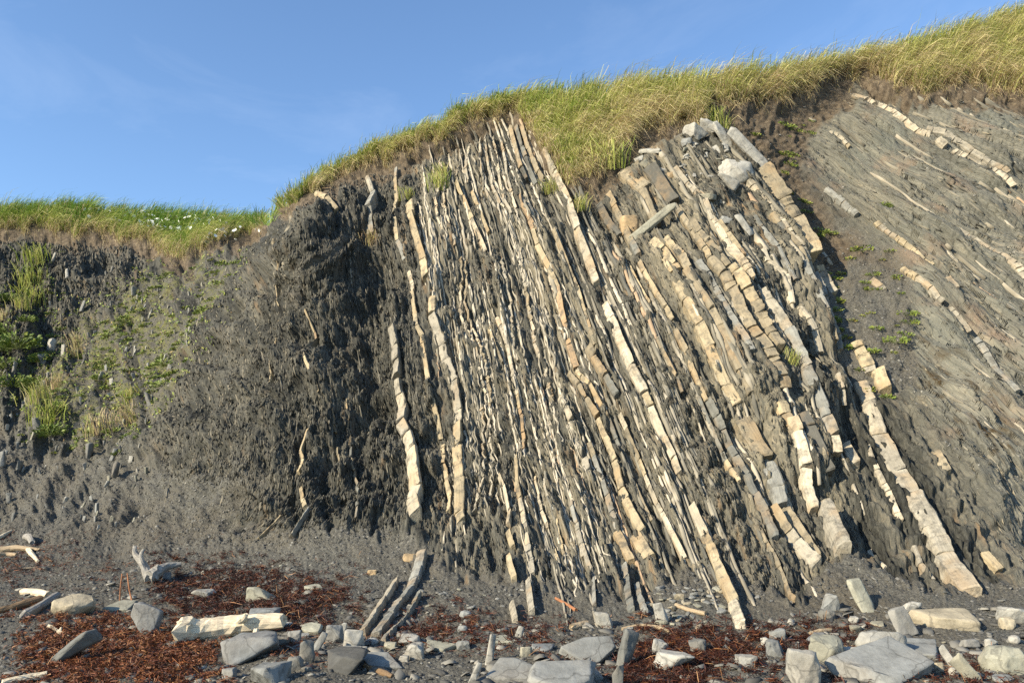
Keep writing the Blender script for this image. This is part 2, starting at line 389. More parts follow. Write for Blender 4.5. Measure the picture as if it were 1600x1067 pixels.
# ------------------------------------------------------------------ mesh helpers
def new_mesh(name, verts, faces=None, tris=None, mat=None, smooth_=False):
    me = bpy.data.meshes.new(name)
    if tris is not None:
        v = np.asarray(verts, np.float32); t = np.asarray(tris, np.int32); k = t.shape[1]
        me.vertices.add(len(v)); me.vertices.foreach_set("co", v.ravel())
        me.loops.add(t.size); me.loops.foreach_set("vertex_index", t.ravel())
        me.polygons.add(len(t)); me.polygons.foreach_set("loop_start", np.arange(0, t.size, k, dtype=np.int32))
        me.update(calc_edges=True)
        if smooth_: me.polygons.foreach_set("use_smooth", np.ones(len(t), bool))
    else:
        me.from_pydata([tuple(p) for p in verts], [], faces)
    if mat is not None: me.materials.append(mat)
    return me

def add_attr(me, name, kind, arr):
    a = me.attributes.new(name, kind, 'POINT')
    a.data.foreach_set({'FLOAT': 'value', 'FLOAT_VECTOR': 'vector', 'FLOAT_COLOR': 'color'}[kind], np.ascontiguousarray(arr, np.float32).ravel())

def link(name, me, parent=None, loc=None, label=None, cat=None, group=None, kind=None, color=None):
    o = bpy.data.objects.new(name, me); COL.objects.link(o)
    if parent is not None: o.parent = parent
    if loc is not None: o.location = loc
    for k, v in (("label", label), ("category", cat), ("group", group), ("kind", kind or ("thing" if cat else None))):
        if v: o[k] = v
    if color is not None: o.color = (color[0], color[1], color[2], 1)
    return o

# ------------------------------------------------------------------ cliff, scree, beach and clifftop: one survey, three sheets
U = np.r_[np.arange(-520, -40, 12.0), np.arange(-40, 1640, 2.0), np.arange(1640, 2140, 12.0)]
NR, NB, NP = 540, 34, 26
VB = 1075.0
cu = crest(U)
rows = [cu + (VB - cu) * (k / (NR - 1.0)) for k in range(NR)]
rows += [np.full_like(U, VB + (1690 - VB) * ((k + 1) / NB) ** 1.2) for k in range(NB)]
VV = np.array(rows); UU = np.broadcast_to(U, VV.shape).copy()
P = unproject(UU, VV, samp(R_DEPTH, UU, VV))
def grid_normals(P):
    du = np.gradient(P, axis=1); dv = np.gradient(P, axis=0)
    n = np.cross(dv, du); n /= np.linalg.norm(n, axis=-1, keepdims=True) + 1e-9
    return n
def blur_rows(a, k):
    ker = np.ones(2 * k + 1) / (2 * k + 1)
    pad = np.pad(a, ((k, k), (k, k), (0, 0)), 'edge')
    cs = np.cumsum(np.pad(pad, ((1, 0), (0, 0), (0, 0))), 0); a = (cs[2 * k + 1:] - cs[:-2 * k - 1]) / (2 * k + 1)
    cs = np.cumsum(np.pad(a, ((0, 0), (1, 0), (0, 0))), 1); return (cs[:, 2 * k + 1:] - cs[:, :-2 * k - 1]) / (2 * k + 1)
NRM = blur_rows(grid_normals(P), 8); NRM /= np.linalg.norm(NRM, axis=-1, keepdims=True)
if NRM[200, 500, 1] > 0: NRM = -NRM

B = samp(R_B, UU, VV); A = samp(R_A, UU, VV)
gl = grass_low(UU)
jit = 9 * noise(UU / 26, VV / 60, 5) + 5 * noise(UU / 9, VV / 30, 6)
m_grass = smooth(10, -6, VV - gl + jit)
m_soil = smooth(26, 2, VV - gl + 2 * jit)
def mk(M): return samp(M, UU + jit, VV + jit)
scree = np.clip(mk(M_TALUS) + .55 * (4 * mk(M_TALUS) * (1 - mk(M_TALUS))) * (noise(UU / 20, VV / 34, 15) + .6 * noise(UU / 7, VV / 14, 16)), 0, 1); gully = mk(M_SOILGULLY); slab = mk(M_SLAB); beach = mk(M_BEACH)
shale = mk(M_SHALE); dark = mk(M_DARKTOP); stack = samp(M_STACK, UU + .4 * jit, VV); hollow = mk(M_HOLLOW); bulge = mk(M_BULGE); mixz = mk(M_MIX)
wet = mk(M_WET); olive = mk(M_OLIVE); soilm = mk(M_SOIL); darkst = mk(M_DARKSTACK)
outc = smooth(.02, .34, noise(UU / 30 + VV / 160, VV / 72, 17) + .35 * noise(UU / 9, VV / 26, 18)) * smooth(470, 400, UU) * smooth(770, 690, VV) * smooth(380, 420, VV)
scree = scree * (1 - .85 * outc); shale = np.clip(shale + outc * .9, 0, 1)
talus_left = np.clip(scree * smooth(460, 380, UU) * smooth(850, 780, VV), 0, 1)
m_soil = np.clip(np.maximum(m_soil, soilm), 0, 1)
loose = np.clip(np.maximum(np.maximum(scree, gully), np.maximum(m_grass, soilm)), 0, 1)
rock = 1 - loose
rock_slab = rock * slab
rock_main = rock * (1 - slab)

wB = B + 7 * noise(B / 40, A / 55, 31) + 2.5 * noise(B / 14, A / 16, 32)
# resistant and weak layers, stepped
s1 = np.tanh(3.2 * noise(wB / 24, A / 200, 41)) * .05
s2 = np.tanh(4.0 * noise(wB / 9.5, A / 80, 42)) * .03
s3 = np.tanh(3 * noise(wB / 4.4, A / 22, 43)) * .028 + noise(wB / 3.6, A / 8, 48) * .02
joint = np.tanh(5 * noise(B / 34, A / 24, 44)) * .045 + np.tanh(5 * noise(B / 12, A / 15, 49)) * .02
fB = B + 9 * noise(UU / 34, VV / 30, 131) + 4 * noise(UU / 12, VV / 13, 132)
rdg = lambda a: 1 - 2 * np.minimum(np.abs(a) * 1.6, 1)
fib = cell(fB / 9, A / 60, 45) * .055 + cell(fB / 5, A / 26, 46) * .035 + cell(fB / 3.4, A / 13, 47) * .018 + rdg(noise(fB / 6.2, A / 40, 146)) * .025 + .14 * np.tanh(2.5 * noise(UU / 46 + VV / 70, VV / 55 - UU / 120, 48)) + .06 * np.tanh(3 * noise(UU / 15 + VV / 40, VV / 22, 50))
rough_ = fbm(P[..., 0] * 1.1 + P[..., 1] * .5, P[..., 2] * 1.1, 51, 5, .55)
big = fbm(P[..., 0] * .28 + 3, P[..., 2] * .28 + P[..., 1] * .1, 52, 3, .5)
shw = np.clip(shale + dark, 0, 1)
disp = rock_main * ((1 - shw) * (s1 + s2 + s3 + joint + cell(wB / 6, A / 30, 148) * .022) + shw * (fib + .5 * s1 + .4 * s2 + .07 * rough_))
disp += (rock_main * .22 + rock_slab * .09) * big + rock_main * .05 * rough_
# slabs: long shallow steps on bedding surfaces
q = wB / 17 + .25 * noise(B / 50, A / 70, 61)
saw = q - np.floor(q)
sB = B + 2.0 * noise(B / 30, A / 60, 161)
disp += rock_slab * (np.tanh(4 * noise(B / 75, A / 190, 62)) * .11 + cell(sB / 26, A / 150, 65) * .065 + cell(sB / 11, A / 75, 67) * .042 + cell(sB / 5, A / 45, 69) * .022 + noise(B / 3.4, A / 110, 63) * .014 + np.tanh(7 * noise(B / 45, A / 55, 64)) * .03 + .015 * rough_)
disp += np.clip(loose - m_grass * .3, 0, 1) * (.06 * rough_ + .018 * noise(UU / 5, VV / 3.5, 71) + .01 * noise(UU / 2.6, VV / 2.2, 72)) * (1 - .55 * beach)
dg, dl = UU * .62 + VV * .78 * .8, VV * .62 - UU * .78                      # across and along the run of the gullies
disp += talus_left * (.34 * fbm(dg / 85, dl / 420, 73, 3, .5) + .10 * np.tanh(3 * noise(dg / 24, dl / 95, 74)) + .04 * np.tanh(3 * noise(UU / 15, VV / 20, 91)) + .03 * fbm(UU / 9, VV / 8, 92, 3, .6))
disp += gully * (.06 * fbm(UU / 26, VV / 20, 75, 3, .5) - .12)
disp += .32 * stack * rock - .38 * hollow + .35 * bulge + dark * rock * .25 * np.tanh(2.5 * noise(UU / 45, VV / 70, 77))
disp += m_soil * (1 - m_grass) * (.05 * fbm(UU / 13, VV / 10, 78, 3, .6) - .06) + m_grass * (.10 * noise(UU / 30, VV / 20, 79) + .06)
disp += beach * .035 * fbm(P[..., 0] * .9, P[..., 1] * .9, 80, 4)
disp *= smooth(1690, 1200, VV) 
P = P + NRM * disp[..., None]

# clifftop running back from the brow
cx = P[0]; rad = cx[:, :2] / np.linalg.norm(cx[:, :2], axis=1, keepdims=True)
sight = (cx[:, 2] - EYE) / np.linalg.norm(cx[:, :2], axis=1)
TOP = []
for k in range(NP, 0, -1):
    d = 0.16 * k ** 1.75
    z = cx[:, 2] + np.minimum(.2, .45 * sight) * d * (1 if d < 20 else 20 / d) + .12 * noise(cx[:, 0] * .6 + k, cx[:, 0] * 0 + d * .4, 90)
    TOP.append(np.c_[cx[:, :2] + rad * d, z])
TOP = np.array(TOP)

def sheet(name, Pm, rowsel, kind="structure", attrs=True, label=None):
    R, C = Pm.shape[:2]
    idx = np.arange(R * C).reshape(R, C)
    quads = np.stack([idx[:-1, :-1], idx[1:, :-1], idx[1:, 1:], idx[:-1, 1:]], -1).reshape(-1, 4)
    me = new_mesh(name, Pm.reshape(-1, 3), tris=quads, mat=MG, smooth_=False)
    if rowsel is not None:
        r = rowsel
        pale = np.clip(.36 + .27 * mixz[r] - .04 * shw[r] + .06 * stack[r] - .22 * darkst[r] + .25 * np.tanh(3 * noise(B[r] / 30, A[r] / 300, 95)) * (1 - shw[r]) + .26 * shw[r] * (noise(UU[r] / 42 + VV[r] / 90, VV[r] / 60, 96) + .6 * noise(B[r] / 14, A[r] / 70, 97)) + .10 * talus_left[r], 0, 1)
        add_attr(me, "bed", 'FLOAT_VECTOR', np.stack([B[r] / 100, A[r] / 100, 0 * B[r]], -1))
        add_attr(me, "zone", 'FLOAT_COLOR', np.stack([np.clip(np.maximum(np.maximum(m_soil[r] * .95, m_grass[r]), gully[r] * smooth(470, 340, VV[r]) * .8 + talus_left[r] * .3 * smooth(700, 450, VV[r])), 0, 1), np.clip(np.maximum(np.maximum(scree[r], beach[r]), gully[r]), 0, 1), slab[r], 0 * B[r] + 1], -1))
        add_attr(me, "pale", 'FLOAT', pale); add_attr(me, "wet", 'FLOAT', wet[r]); add_attr(me, "olive", 'FLOAT', olive[r])
    else:
        n = R * C
        add_attr(me, "bed", 'FLOAT_VECTOR', Pm.reshape(-1, 3)); add_attr(me, "zone", 'FLOAT_COLOR', np.tile([1., 0, 0, 1], (n, 1)))
        add_attr(me, "pale", 'FLOAT', np.zeros(n)); add_attr(me, "wet", 'FLOAT', np.zeros(n))
    return link(name, me, kind=kind, label=label)

TOE = int(NR * .86)
cliff = sheet("cliff", P[:TOE + 1], slice(0, TOE + 1), label="steep sea cliff of tilted dark shale and pale sandstone layers")
beach_ob = sheet("beach", P[TOE:], slice(TOE, None), label="dark grey shale gravel beach at the foot of the cliff")
headland = sheet("headland", np.concatenate([TOP, P[:1]]), None, label="grassy headland running back from the cliff brow")
shore_me = new_mesh("shore", [(-120, -120, -.12), (120, -120, -.12), (120, 4.0, -.12), (-120, 4.0, -.12)], [(0, 1, 2, 3)], mat=MG)
add_attr(shore_me, "zone", 'FLOAT_COLOR', np.tile([0, 1., 0, 1], (4, 1)))
link("shore", shore_me, kind="structure", label="dark gravel shore behind the viewpoint")

def lookup(arr, u, v):
    u = np.asarray(u, float); v = np.asarray(v, float)
    x = np.interp(u, U, np.arange(len(U))); c = crest(u)
    y = np.where(v <= VB, (v - c) / (VB - c) * (NR - 1), NR - 1 + NB * np.clip((v - VB) / (1690 - VB), 0, 1) ** (1 / 1.2))
    x = np.clip(x, 0, len(U) - 1.001); y = np.clip(y, 0, NR + NB - 1.001)
    i, j = x.astype(int), y.astype(int); fx, fy = x - i, y - j
    if arr.ndim == 3: fx, fy = fx[..., None], fy[..., None]
    return (arr[j, i] * (1 - fx) + arr[j, i + 1] * fx) * (1 - fy) + (arr[j + 1, i] * (1 - fx) + arr[j + 1, i + 1] * fx) * fy
SM = blur_rows(P, 6)                                     # the face without its fine relief
def at(u, v): return lookup(P, u, v)
def at_s(u, v): return lookup(SM, u, v)
def nrm(u, v):
    n = lookup(NRM, u, v); return n / np.linalg.norm(n, axis=-1, keepdims=True)
def px(p): return np.linalg.norm(np.asarray(p) - np.array([0, 0, EYE]), axis=-1) / FPX * 1.02       # metres per sheet unit there

# ------------------------------------------------------------------ sandstone beds, block by block
TONE = {'W': (.44, .385, .28), 'w': (.33, .296, .225), 'G': (.25, .245, .21), 'g': (.17, .168, .142), 'T': (.39, .32, .20), 't': (.27, .225, .148), 'O': (.34, .24, .14), 'D': (.105, .10, .082), 'd': (.07, .068, .06)}

def prism(length, w, p, d, rr, n=None, sharp=.5, chip=.06):
    """an irregular jointed block: along X, width Y, outward Z; returns verts, faces"""
    lean = rr.uniform(.3, .8)
    sec = [(-.5, -d / max(w, .01)), (-.5, .0), (-.47, lean * .55), (-.40, lean * .85), (0, (lean + 1) * .5), (.40, .98), (.48, .84), (.5, 0), (.5, -d / max(w, .01))]
    sec = [(y * w * rr.uniform(.93, 1.06), (z * p if z >= 0 else z * w) * rr.uniform(.88, 1.1)) for y, z in sec]
    n = n or max(3, min(7, int(length / max(w, .05) * 1.3) + 2))
    V, F = [], []
    k = len(sec)
    ts = [0.0] + [(i + rr.uniform(-.2, .2)) / n for i in range(1, n)] + [1.0]
    skew0, skew1 = rr.uniform(-.25, .25), rr.uniform(-.25, .25)
    prof = [(ts[0], .94), (ts[0] + min(.06, .1 * w / length), .995)] + [(t, 1.0) for t in ts[1:-1]] + [(1 - min(.06, .1 * w / length), .995), (1.0, .94)]
    for t, s in prof:
        sy, sz = s * rr.uniform(1 - chip, 1 + chip), s * rr.uniform(1 - chip, 1 + chip)
        oy = rr.uniform(-.4, .4) * chip * w
        for y, z in sec:
            sk = (skew0 * (1 - t) + skew1 * t) * y
            V.append(((t - .5) * length + sk + rr.uniform(-1, 1) * chip * .12 * length, y * sy + oy, (z * sz if z > 0 else z) + rr.uniform(-1, 1) * chip * .22 * p))
    m = len(prof)
    for i in range(m - 1):
        for j in range(k - 1):
            a = i * k + j
            F.append((a, a + k, a + k + 1, a + 1))
    F.append(tuple(range(k))); F.append(tuple(reversed([(m - 1) * k + j for j in range(k)])))
    return V, F

def poly_walk(pts, step):
    """points every `step` along a traced line"""
    P2 = np.array(pts, float); seg = np.linalg.norm(np.diff(P2, axis=0), axis=1); L = np.r_[0, np.cumsum(seg)]
    n = max(1, int(round(L[-1] / step))); return L, P2

def bed(label, trace, w0, w1, prot, blk, tones, wig=0.0, gap=.0, depth=1.0, lean=None, chipv=.10, group=None):
    """one exposed bed: trace on the survey sheet, width and protrusion in sheet units, blocks of about blk long"""
    rr = random.Random(zlib.crc32(label.encode()))
    T = np.array(trace.split(), float).reshape(-1, 2)
    seg = np.linalg.norm(np.diff(T, axis=0), axis=1); L = np.r_[0, np.cumsum(seg)]; tot = L[-1]
    root = bpy.data.objects.new("rock_bed", None); COL.objects.link(root)
    root["label"] = label; root["category"] = "rock bed"; root["group"] = group or "jointed sandstone beds in the cliff"
    o = at_s(T[-1, 0], T[-1, 1]); root.location = o; root.empty_display_size = .1
    cuts = [0.0]
    while cuts[-1] < tot - blk * .45:
        cuts.append(cuts[-1] + blk * (rr.uniform(.45, 1.0) if rr.random() < .6 else rr.uniform(1.0, 2.3)))
    cuts[-1] = tot
    if len(cuts) < 2: cuts = [0.0, tot]
    def on(s): return np.array([np.interp(s, L, T[:, 0]), np.interp(s, L, T[:, 1])])
    side = 1; pk = 1.0; wk = .95; cur = rr.choice(tones)
    for a, b in zip(cuts[:-1], cuts[1:]):
        if rr.random() < gap: continue
        pa, pb = on(a), on(b); d2 = (pb - pa) / (np.linalg.norm(pb - pa) + 1e-6); q2 = np.array([d2[1], -d2[0]])
        if wig:
            pa = pa + q2 * side * wig * rr.uniform(.3, 1); side = -side; pb = pb + q2 * side * wig * rr.uniform(.3, 1)
        A3, B3 = at_s(*pa), at_s(*pb); c3 = (A3 + B3) / 2; m = px(c3)
        f = .5 * (a + b) / tot; w = (w0 + (w1 - w0) * f) * m * wk
        wk = min(1.15, max(.7, wk + rr.uniform(-.13, .13)))
        x = Vector(B3 - A3); ln = x.length
        if ln < 1e-3: continue
        x.normalize(); pm_ = (pa + pb) / 2
        nz = Vector(nrm(*pm_)); nz = (nz - x * nz.dot(x)).normalized()
        y = nz.cross(x)
        if y.x < 0: y = -y                                      # width axis points right, x axis then fixed by handedness
        x = y.cross(nz)
        pk = min(1.3, max(.7, pk + rr.uniform(-.16, .16))); pr = prot * m * pk
        V, F = prism(ln * 1.0 - rr.uniform(.004, .022), w, pr, max(.12, w * depth), rr, chip=chipv)
        cur = rr.choice(tones) if rr.random() < .4 else cur; c = TONE[cur]; v = rr.uniform(.82, 1.15)
        me = new_mesh("block", V, F, mat=MS)
        ob = link("block", me, root, color=[t * v for t in c])
        R = Matrix((x, y, nz)).transposed().to_4x4()
        ob.matrix_local = Matrix.Translation(Vector(c3) - Vector(o)) @ R @ Matrix.Rotation(rr.uniform(-.025, .025), 4, 'Z')
    return root

def strip(label, trace, half, n, w, prot, blk, tones, **kw):
    """a thick laminated bed: n leaves side by side"""
    pass

BEDS = [
 # left, in the dark shale
 ("thin broken string of pale siltstone beside the left end of the dark shale buttress", "433 345 437 400 433 440 433 478 427 507 427 570 423 632", 4, 4, 4, 9, "wTt", 1.5, .12),
 ("short ochre slab sticking out just below the turf above the dark shale", "496 316 508 327 523 346", 6, 6, 8, 20, "Tt"),
 ("grey knobbly quartzite knuckle high in the dark shale", "575 282 584 305 586 320 580 336 573 348 580 370", 8, 13, 12, 22, "GwG"),
 ("crooked pale thin bed running down through the shale left of the tan pillar", "617 262 620 300 617 322 620 350 625 385 638 420 646 457 647 490 655 520 665 545 667 562 664 576 672 595 677 632 686 655 682 672 692 692 695 735 702 765 703 808", 6, 7, 8, 17, "wWTG", 1.5, .08),
 ("tan and white pillar bed of thick blocks left of the crinkled white veins", "636 260 643 285 640 312 645 345 650 372 660 402 666 430 671 457 680 482 678 505 685 522 693 543 698 572 714 606 717 650 718 700 719 742 721 766 718 795 721 826", 13, 16, 13, 25, "TWwTT", .8, .05),
 ("big white free-standing fin jutting from dark shale in the left half of the cliff", "618 528 622 546 625 572 622 592 623 616 630 638 624 658 640 690 646 716 646 756 652 772 646 792 651 826", 13, 20, 28, 27, "WwWW"),
 ("small cream bed with a bend low on the left above the scree", "482 672 467 700 473 718 464 735", 6, 6, 7, 18, "TW"),
 ("stubby tan fin just above the scree left of the white fin", "470 762 472 778 478 796", 6, 8, 10, 19, "TW"),
 ("flat leaning slab edge pointing down onto the scree at lower left", "483 799 470 818 455 838", 8, 9, 14, 40, "TG"),
 ("thin pale slab edge lying low on the scree beside the leaning slab", "430 795 418 818 402 842", 5, 5, 6, 22, "wT"),
 ("thin ochre beds in the shale between the pale string and the white fin", "484 495 494 516 497 540 484 566 497 600 504 624", 4, 5, 7, 16, "TOt", .8, .2),
 ("fine wavy siltstone seam in the dark shale left of the white fin", "520 640 524 690 532 740 536 772", 4, 4, 5, 10, "tTD", 1.5, .1),
 ("faint wavy seam between the fine seam and the white fin", "540 620 541 670 549 720 556 752 562 780 558 815", 4, 4, 5, 11, "tgt", 2, .15),
 # crinkled thin-bedded zone
 ("left of two beaded white veins below the turf", "685 247 691 270 692 290 683 318 686 350 694 380 704 402", 4, 5, 5, 7, "Ww", 1.5),
 ("right of two beaded white veins below the turf", "689 255 697 290 695 330 703 362 712 392", 4, 5, 5, 7, "Ww", 1.5),
 ("left knotted vein of white quartz crossing mid-cliff", "720 405 722 430 718 470 723 505 735 528 749 560 751 585 757 612", 4, 5, 6, 7, "Wwt", 2.5),
 ("right knotted vein of white quartz crossing mid-cliff", "726 410 730 440 727 480 735 505 744 530 757 562 762 590 765 620 768 650", 4, 5, 6, 7, "Wwt", 2.5),
 ("lower zigzag white vein right of the tan pillar bed", "752 640 757 668 755 700 759 735 752 770 747 800 738 812", 5, 5, 6, 9, "Ww", 3),
 ("second lower zigzag white vein right of the tan pillar bed", "764 655 766 690 770 720 769 752 765 790", 5, 5, 6, 9, "Ww", 3),
 ("straight cream bed slanting from below the turf towards the crinkled veins", "714 290 728 322 745 367 760 402", 6, 7, 9, 25, "WT"),
 ("second straight cream bed below the turf, right of the first", "737 300 750 330 757 350 765 370", 6, 6, 8, 20, "TW"),
 ("short thin cream bed right of the two straight ones", "757 295 766 314 778 336", 4, 4, 6, 18, "wT"),
 ("leftmost beaded white string right under the brow", "718 236 719 250 716 268 714 282", 4, 4, 5, 8, "Ww", 1.2),
 ("stout white beaded string right under the brow", "733 222 731 245 729 265 730 290", 6, 6, 8, 9, "Ww", 1.2),
 ("third white beaded string right under the brow", "748 210 750 232 750 255 754 275 756 300", 4, 4, 6, 9, "Ww", 1.4),
 ("fourth pale string under the brow with a dark block beside it", "757 208 759 232 763 258 768 285 776 310 790 335", 4, 4, 8, 10, "wGW", 1.2),
 ("fifth pale string under the brow, thin and straight", "768 210 774 235 779 262 782 290 790 320 802 345", 4, 4, 6, 11, "Ww", 1),
 ("sixth pale string under the brow, next to the brown laminated beds", "782 215 788 245 790 265 796 290 802 310 808 335", 4, 4, 6, 11, "Ww", 1),
 ("left brown laminated bed under the overhanging grass", "795 195 803 225 812 255 822 280", 7, 7, 9, 30, "tDt"),
 ("middle brown laminated bed under the overhanging grass", "805 195 815 230 826 262 838 292", 7, 7, 9, 30, "tgD"),
 ("right brown laminated bed under the overhanging grass", "815 198 825 230 837 258 849 284", 7, 7, 9, 30, "tDt"),
 ("white and orange thin bed starting at mid height below the brown laminated beds", "814 312 818 330 826 342 834 356 840 372", 4, 5, 7, 14, "WTO"),
 ("crinkled white seam down the middle of the cliff", "785 410 790 440 797 470 799 500 801 530 806 560", 4, 4, 5, 8, "Wwt", 2.5, .1),
 ("long stepped tan bed in the crinkled zone", "776 500 786 518 792 540 797 560 800 580 804 600 808 622 813 645 817 672 817 706", 7, 8, 8, 16, "TWtO", 1.2),
 ("thin white seam right of the stepped tan bed", "814 390 817 430 823 462 830 500 836 540 848 556 853 580 857 600 862 626", 4, 6, 6, 9, "Wwt", 2.2),
 ("short ochre bed left of the stepped tan bed", "763 512 770 530 776 548 784 565", 5, 4, 7, 18, "Tt"),
 ("long white bed low in the middle down to the scree", "807 712 812 730 808 752 817 795 822 830 826 862 832 892", 7, 9, 9, 16, "WwT", .8),
 ("curved cream rib low on the cliff, left of the long white bed", "782 750 794 764 788 770 796 790 802 812 797 836", 6, 8, 13, 24, "TW"),
 ("small cream stub below the curved rib", "796 845 802 862", 8, 9, 12, 20, "T"),
 ("lower cream stub with a dark hollow beside it", "794 880 797 892 804 909", 7, 9, 14, 30, "TW"),
 ("lowest cream stub standing in the scree", "799 942 802 955 805 969", 8, 8, 12, 30, "WT"),
 ("pale blade standing in the scree in the middle", "824 907 828 930 831 956", 9, 9, 14, 24, "Ww"),
 ("thin pale vein in the lower middle of the cliff", "836 745 840 770 847 800 858 830 866 850 870 872", 4, 5, 6, 11, "wWT", 1.2, .1),
 ("second thin pale vein in the lower middle of the cliff", "850 750 856 780 866 805 873 830 880 858 884 880", 4, 5, 6, 12, "wTG", 1.2, .1),
 ("third thin pale vein in the lower middle, chunky and white", "893 784 895 805 902 825 906 846 912 862", 6, 8, 9, 14, "WwG", 1),
 ("fourth thin pale vein low in the middle", "905 840 912 858 918 872 924 885", 5, 6, 9, 14, "wW"),
 # long beds in the centre
 ("long cream master bed running from the hanging grass down to the beach", "850 240 866 270 890 325 902 362 912 392 925 425 930 440 942 472 951 492 965 532 980 560 990 590 1010 626 1022 650 1034 677 1048 702 1060 735 1075 775 1100 832 1116 866 1130 910 1148 952 1156 984", 8, 18, 15, 30, "WTTWw", 0, .03),
 ("tan bed left of the long cream master bed", "867 367 880 405 897 437 910 472 920 510 930 537", 6, 7, 9, 26, "TtW"),
 ("dark square-cut slab in the centre, left of the cream master bed", "919 543 930 565 941 586 965 626", 13, 10, 24, 36, "gDt"),
 ("slender tan bed left of the dark square-cut slab", "826 340 840 387 855 420 870 444 876 478 887 530 900 562", 6, 9, 9, 25, "TWOT"),
 ("left tan twin bed stepping down to the centre of the cliff", "887 572 905 605 916 628 933 648", 7, 9, 12, 30, "Tt"),
 ("right tan twin bed stepping down to the centre of the cliff", "900 572 920 602 936 628 950 652", 6, 7, 12, 28, "tT"),
 ("short tan stub left of the twin beds", "875 622 884 640 893 658", 9, 9, 14, 30, "TW"),
 ("long sunlit tan bed in the lower centre", "933 652 950 690 965 730 971 768 980 785 992 808 1003 834", 9, 11, 12, 32, "TWT"),
 ("broad flat tan slab at the foot of the sunlit tan bed", "992 834 1003 848 1014 866", 18, 20, 12, 40, "tT"),
 ("flat tan slab left of the broad one at the cliff foot", "964 826 974 846 985 868", 12, 14, 12, 40, "tT"),
 ("smooth tan rib with a hard shadow, left of the master bed near its foot", "968 645 980 672 987 692 1000 720 1015 760 1030 792 1050 827 1068 862", 7, 8, 15, 30, "TtWT"),
 ("grey ribbed bed left of the sunlit tan bed", "920 690 930 720 942 752 952 785 964 822", 8, 8, 9, 22, "gGt"),
 ("pale cube wedged left of the grey ribbed bed", "913 716 918 738", 11, 12, 13, 30, "wT"),
 ("greyish bed between the sunlit tan bed and the smooth rib", "950 652 966 690 980 730 1000 775 1018 812", 7, 7, 7, 26, "gGt"),
 ("tan bed up the right of the master bed, upper half", "1000 420 1010 438 1020 456 1032 478 1042 498 1052 516", 7, 7, 9, 26, "Tt"),
 ("thin tan leaf left of the upper tan bed", "985 425 1000 452 1016 482", 4, 4, 7, 24, "tT"),
 ("thin tan ridge below the upper tan bed", "1015 515 1032 548 1050 580 1066 612", 5, 5, 8, 22, "tTg"),
 ("brown edged bed with a dark flank right of centre", "1056 530 1068 555 1080 582 1092 604 1104 628", 7, 8, 12, 26, "Ttg"),
 ("thin tan seam dropping towards the right-hand shadow", "1091 622 1108 655 1125 692 1140 725 1156 752", 5, 5, 8, 22, "tTg"),
 ("long grey slab bed ending in a deep shadow right of centre", "1105 625 1122 652 1138 682 1148 705 1165 738 1180 770 1196 802 1212 838", 10, 10, 16, 32, "gGtg"),
 ("knife-thin tan edge at the foot of the long grey slab bed", "1188 822 1200 845 1212 868 1228 902 1242 935", 5, 4, 9, 26, "Tt"),
 # thick stack
 ("thick ochre and cream laminated block high in the stack", "1022 392 1034 410 1046 432 1058 450", 15, 16, 12, 17, "TtTO"),
 ("cream leaf on the right flank of the ochre block", "1042 385 1054 404 1068 428 1076 446", 11, 11, 11, 22, "TtG"),
 ("long cream laminated slab in the middle of the stack", "1057 462 1070 490 1086 520 1105 555 1128 598 1150 636", 15, 17, 12, 36, "TWTT"),
 ("second cream leaf along the right of the long laminated slab", "1072 450 1088 480 1104 512 1122 550 1142 586 1166 630", 10, 11, 11, 28, "TtT"),
 ("greenish grey leaf between the cream slab and the blocky beds", "1090 432 1106 462 1118 490 1132 522 1148 556 1160 580", 11, 10, 8, 24, "GgtG"),
 ("left of two blocky tan beds like piled loaves", "1106 432 1116 448 1128 468 1140 500 1154 532 1168 556 1182 580 1196 606 1210 630", 13, 14, 15, 17, "TTtt"),
 ("right of two blocky tan beds like piled loaves", "1132 448 1142 464 1152 482 1168 510 1178 532 1190 552 1200 572", 13, 14, 17, 18, "TtTt"),
 ("dark tan bed leading down into the two blocky beds", "1080 362 1090 380 1104 400 1118 420 1130 442", 12, 12, 14, 24, "tDtT"),
 ("thin tan leaf above the dark tan bed", "1060 340 1074 362 1086 382 1098 408 1106 428", 9, 9, 10, 22, "tgT"),
 ("pale jointed bed from the stack's right side down to the cliff foot", "1176 478 1190 508 1200 524 1216 545 1226 568 1242 602 1256 630 1270 654 1282 674 1293 692 1304 716", 12, 15, 17, 26, "wWGw"),
 ("white to tan curving bed low in the stack", "1222 676 1236 696 1248 718 1258 748 1264 768 1274 790", 14, 15, 18, 28, "WTTt"),
 ("dark slab hugging the right of the curving bed", "1240 668 1254 688 1268 706 1282 726 1292 744", 18, 18, 14, 30, "DgtD"),
 ("massive pale prism jutting out at the foot of the stack", "1289 782 1300 810 1309 836 1317 864", 19, 21, 24, 88, "w"),
 ("laminated white and dark slab left of the massive prism", "1206 790 1224 812 1242 838 1260 858 1277 878", 12, 14, 20, 40, "wTt"),
 ("dark leaf behind the laminated slab at the foot", "1228 786 1246 812 1262 838 1276 858", 13, 13, 14, 36, "Dgt"),
 ("ragged cream chunk under the long laminated slab", "1160 655 1172 672 1184 692 1196 712", 26, 26, 14, 40, "tTw"),
 ("broken pale chunk below the ragged cream chunk", "1200 722 1206 742 1216 764 1222 782", 20, 20, 14, 24, "wGt"),
 ("small tan wedge right of the ragged chunk", "1204 652 1214 668 1226 684", 15, 14, 14, 26, "tT"),
 # top of the stack
 ("orange striped stub at the top left of the stack", "974 272 986 286 998 298 1010 312", 22, 24, 16, 60, "Tt"),
 ("grey striped stub right of the orange one", "1016 282 1026 296 1038 310 1052 328", 20, 20, 14, 60, "tD"),
 ("orange stained bed under the two striped stubs", "1004 312 1010 328 1018 346 1028 362", 14, 14, 10, 34, "tTt"),
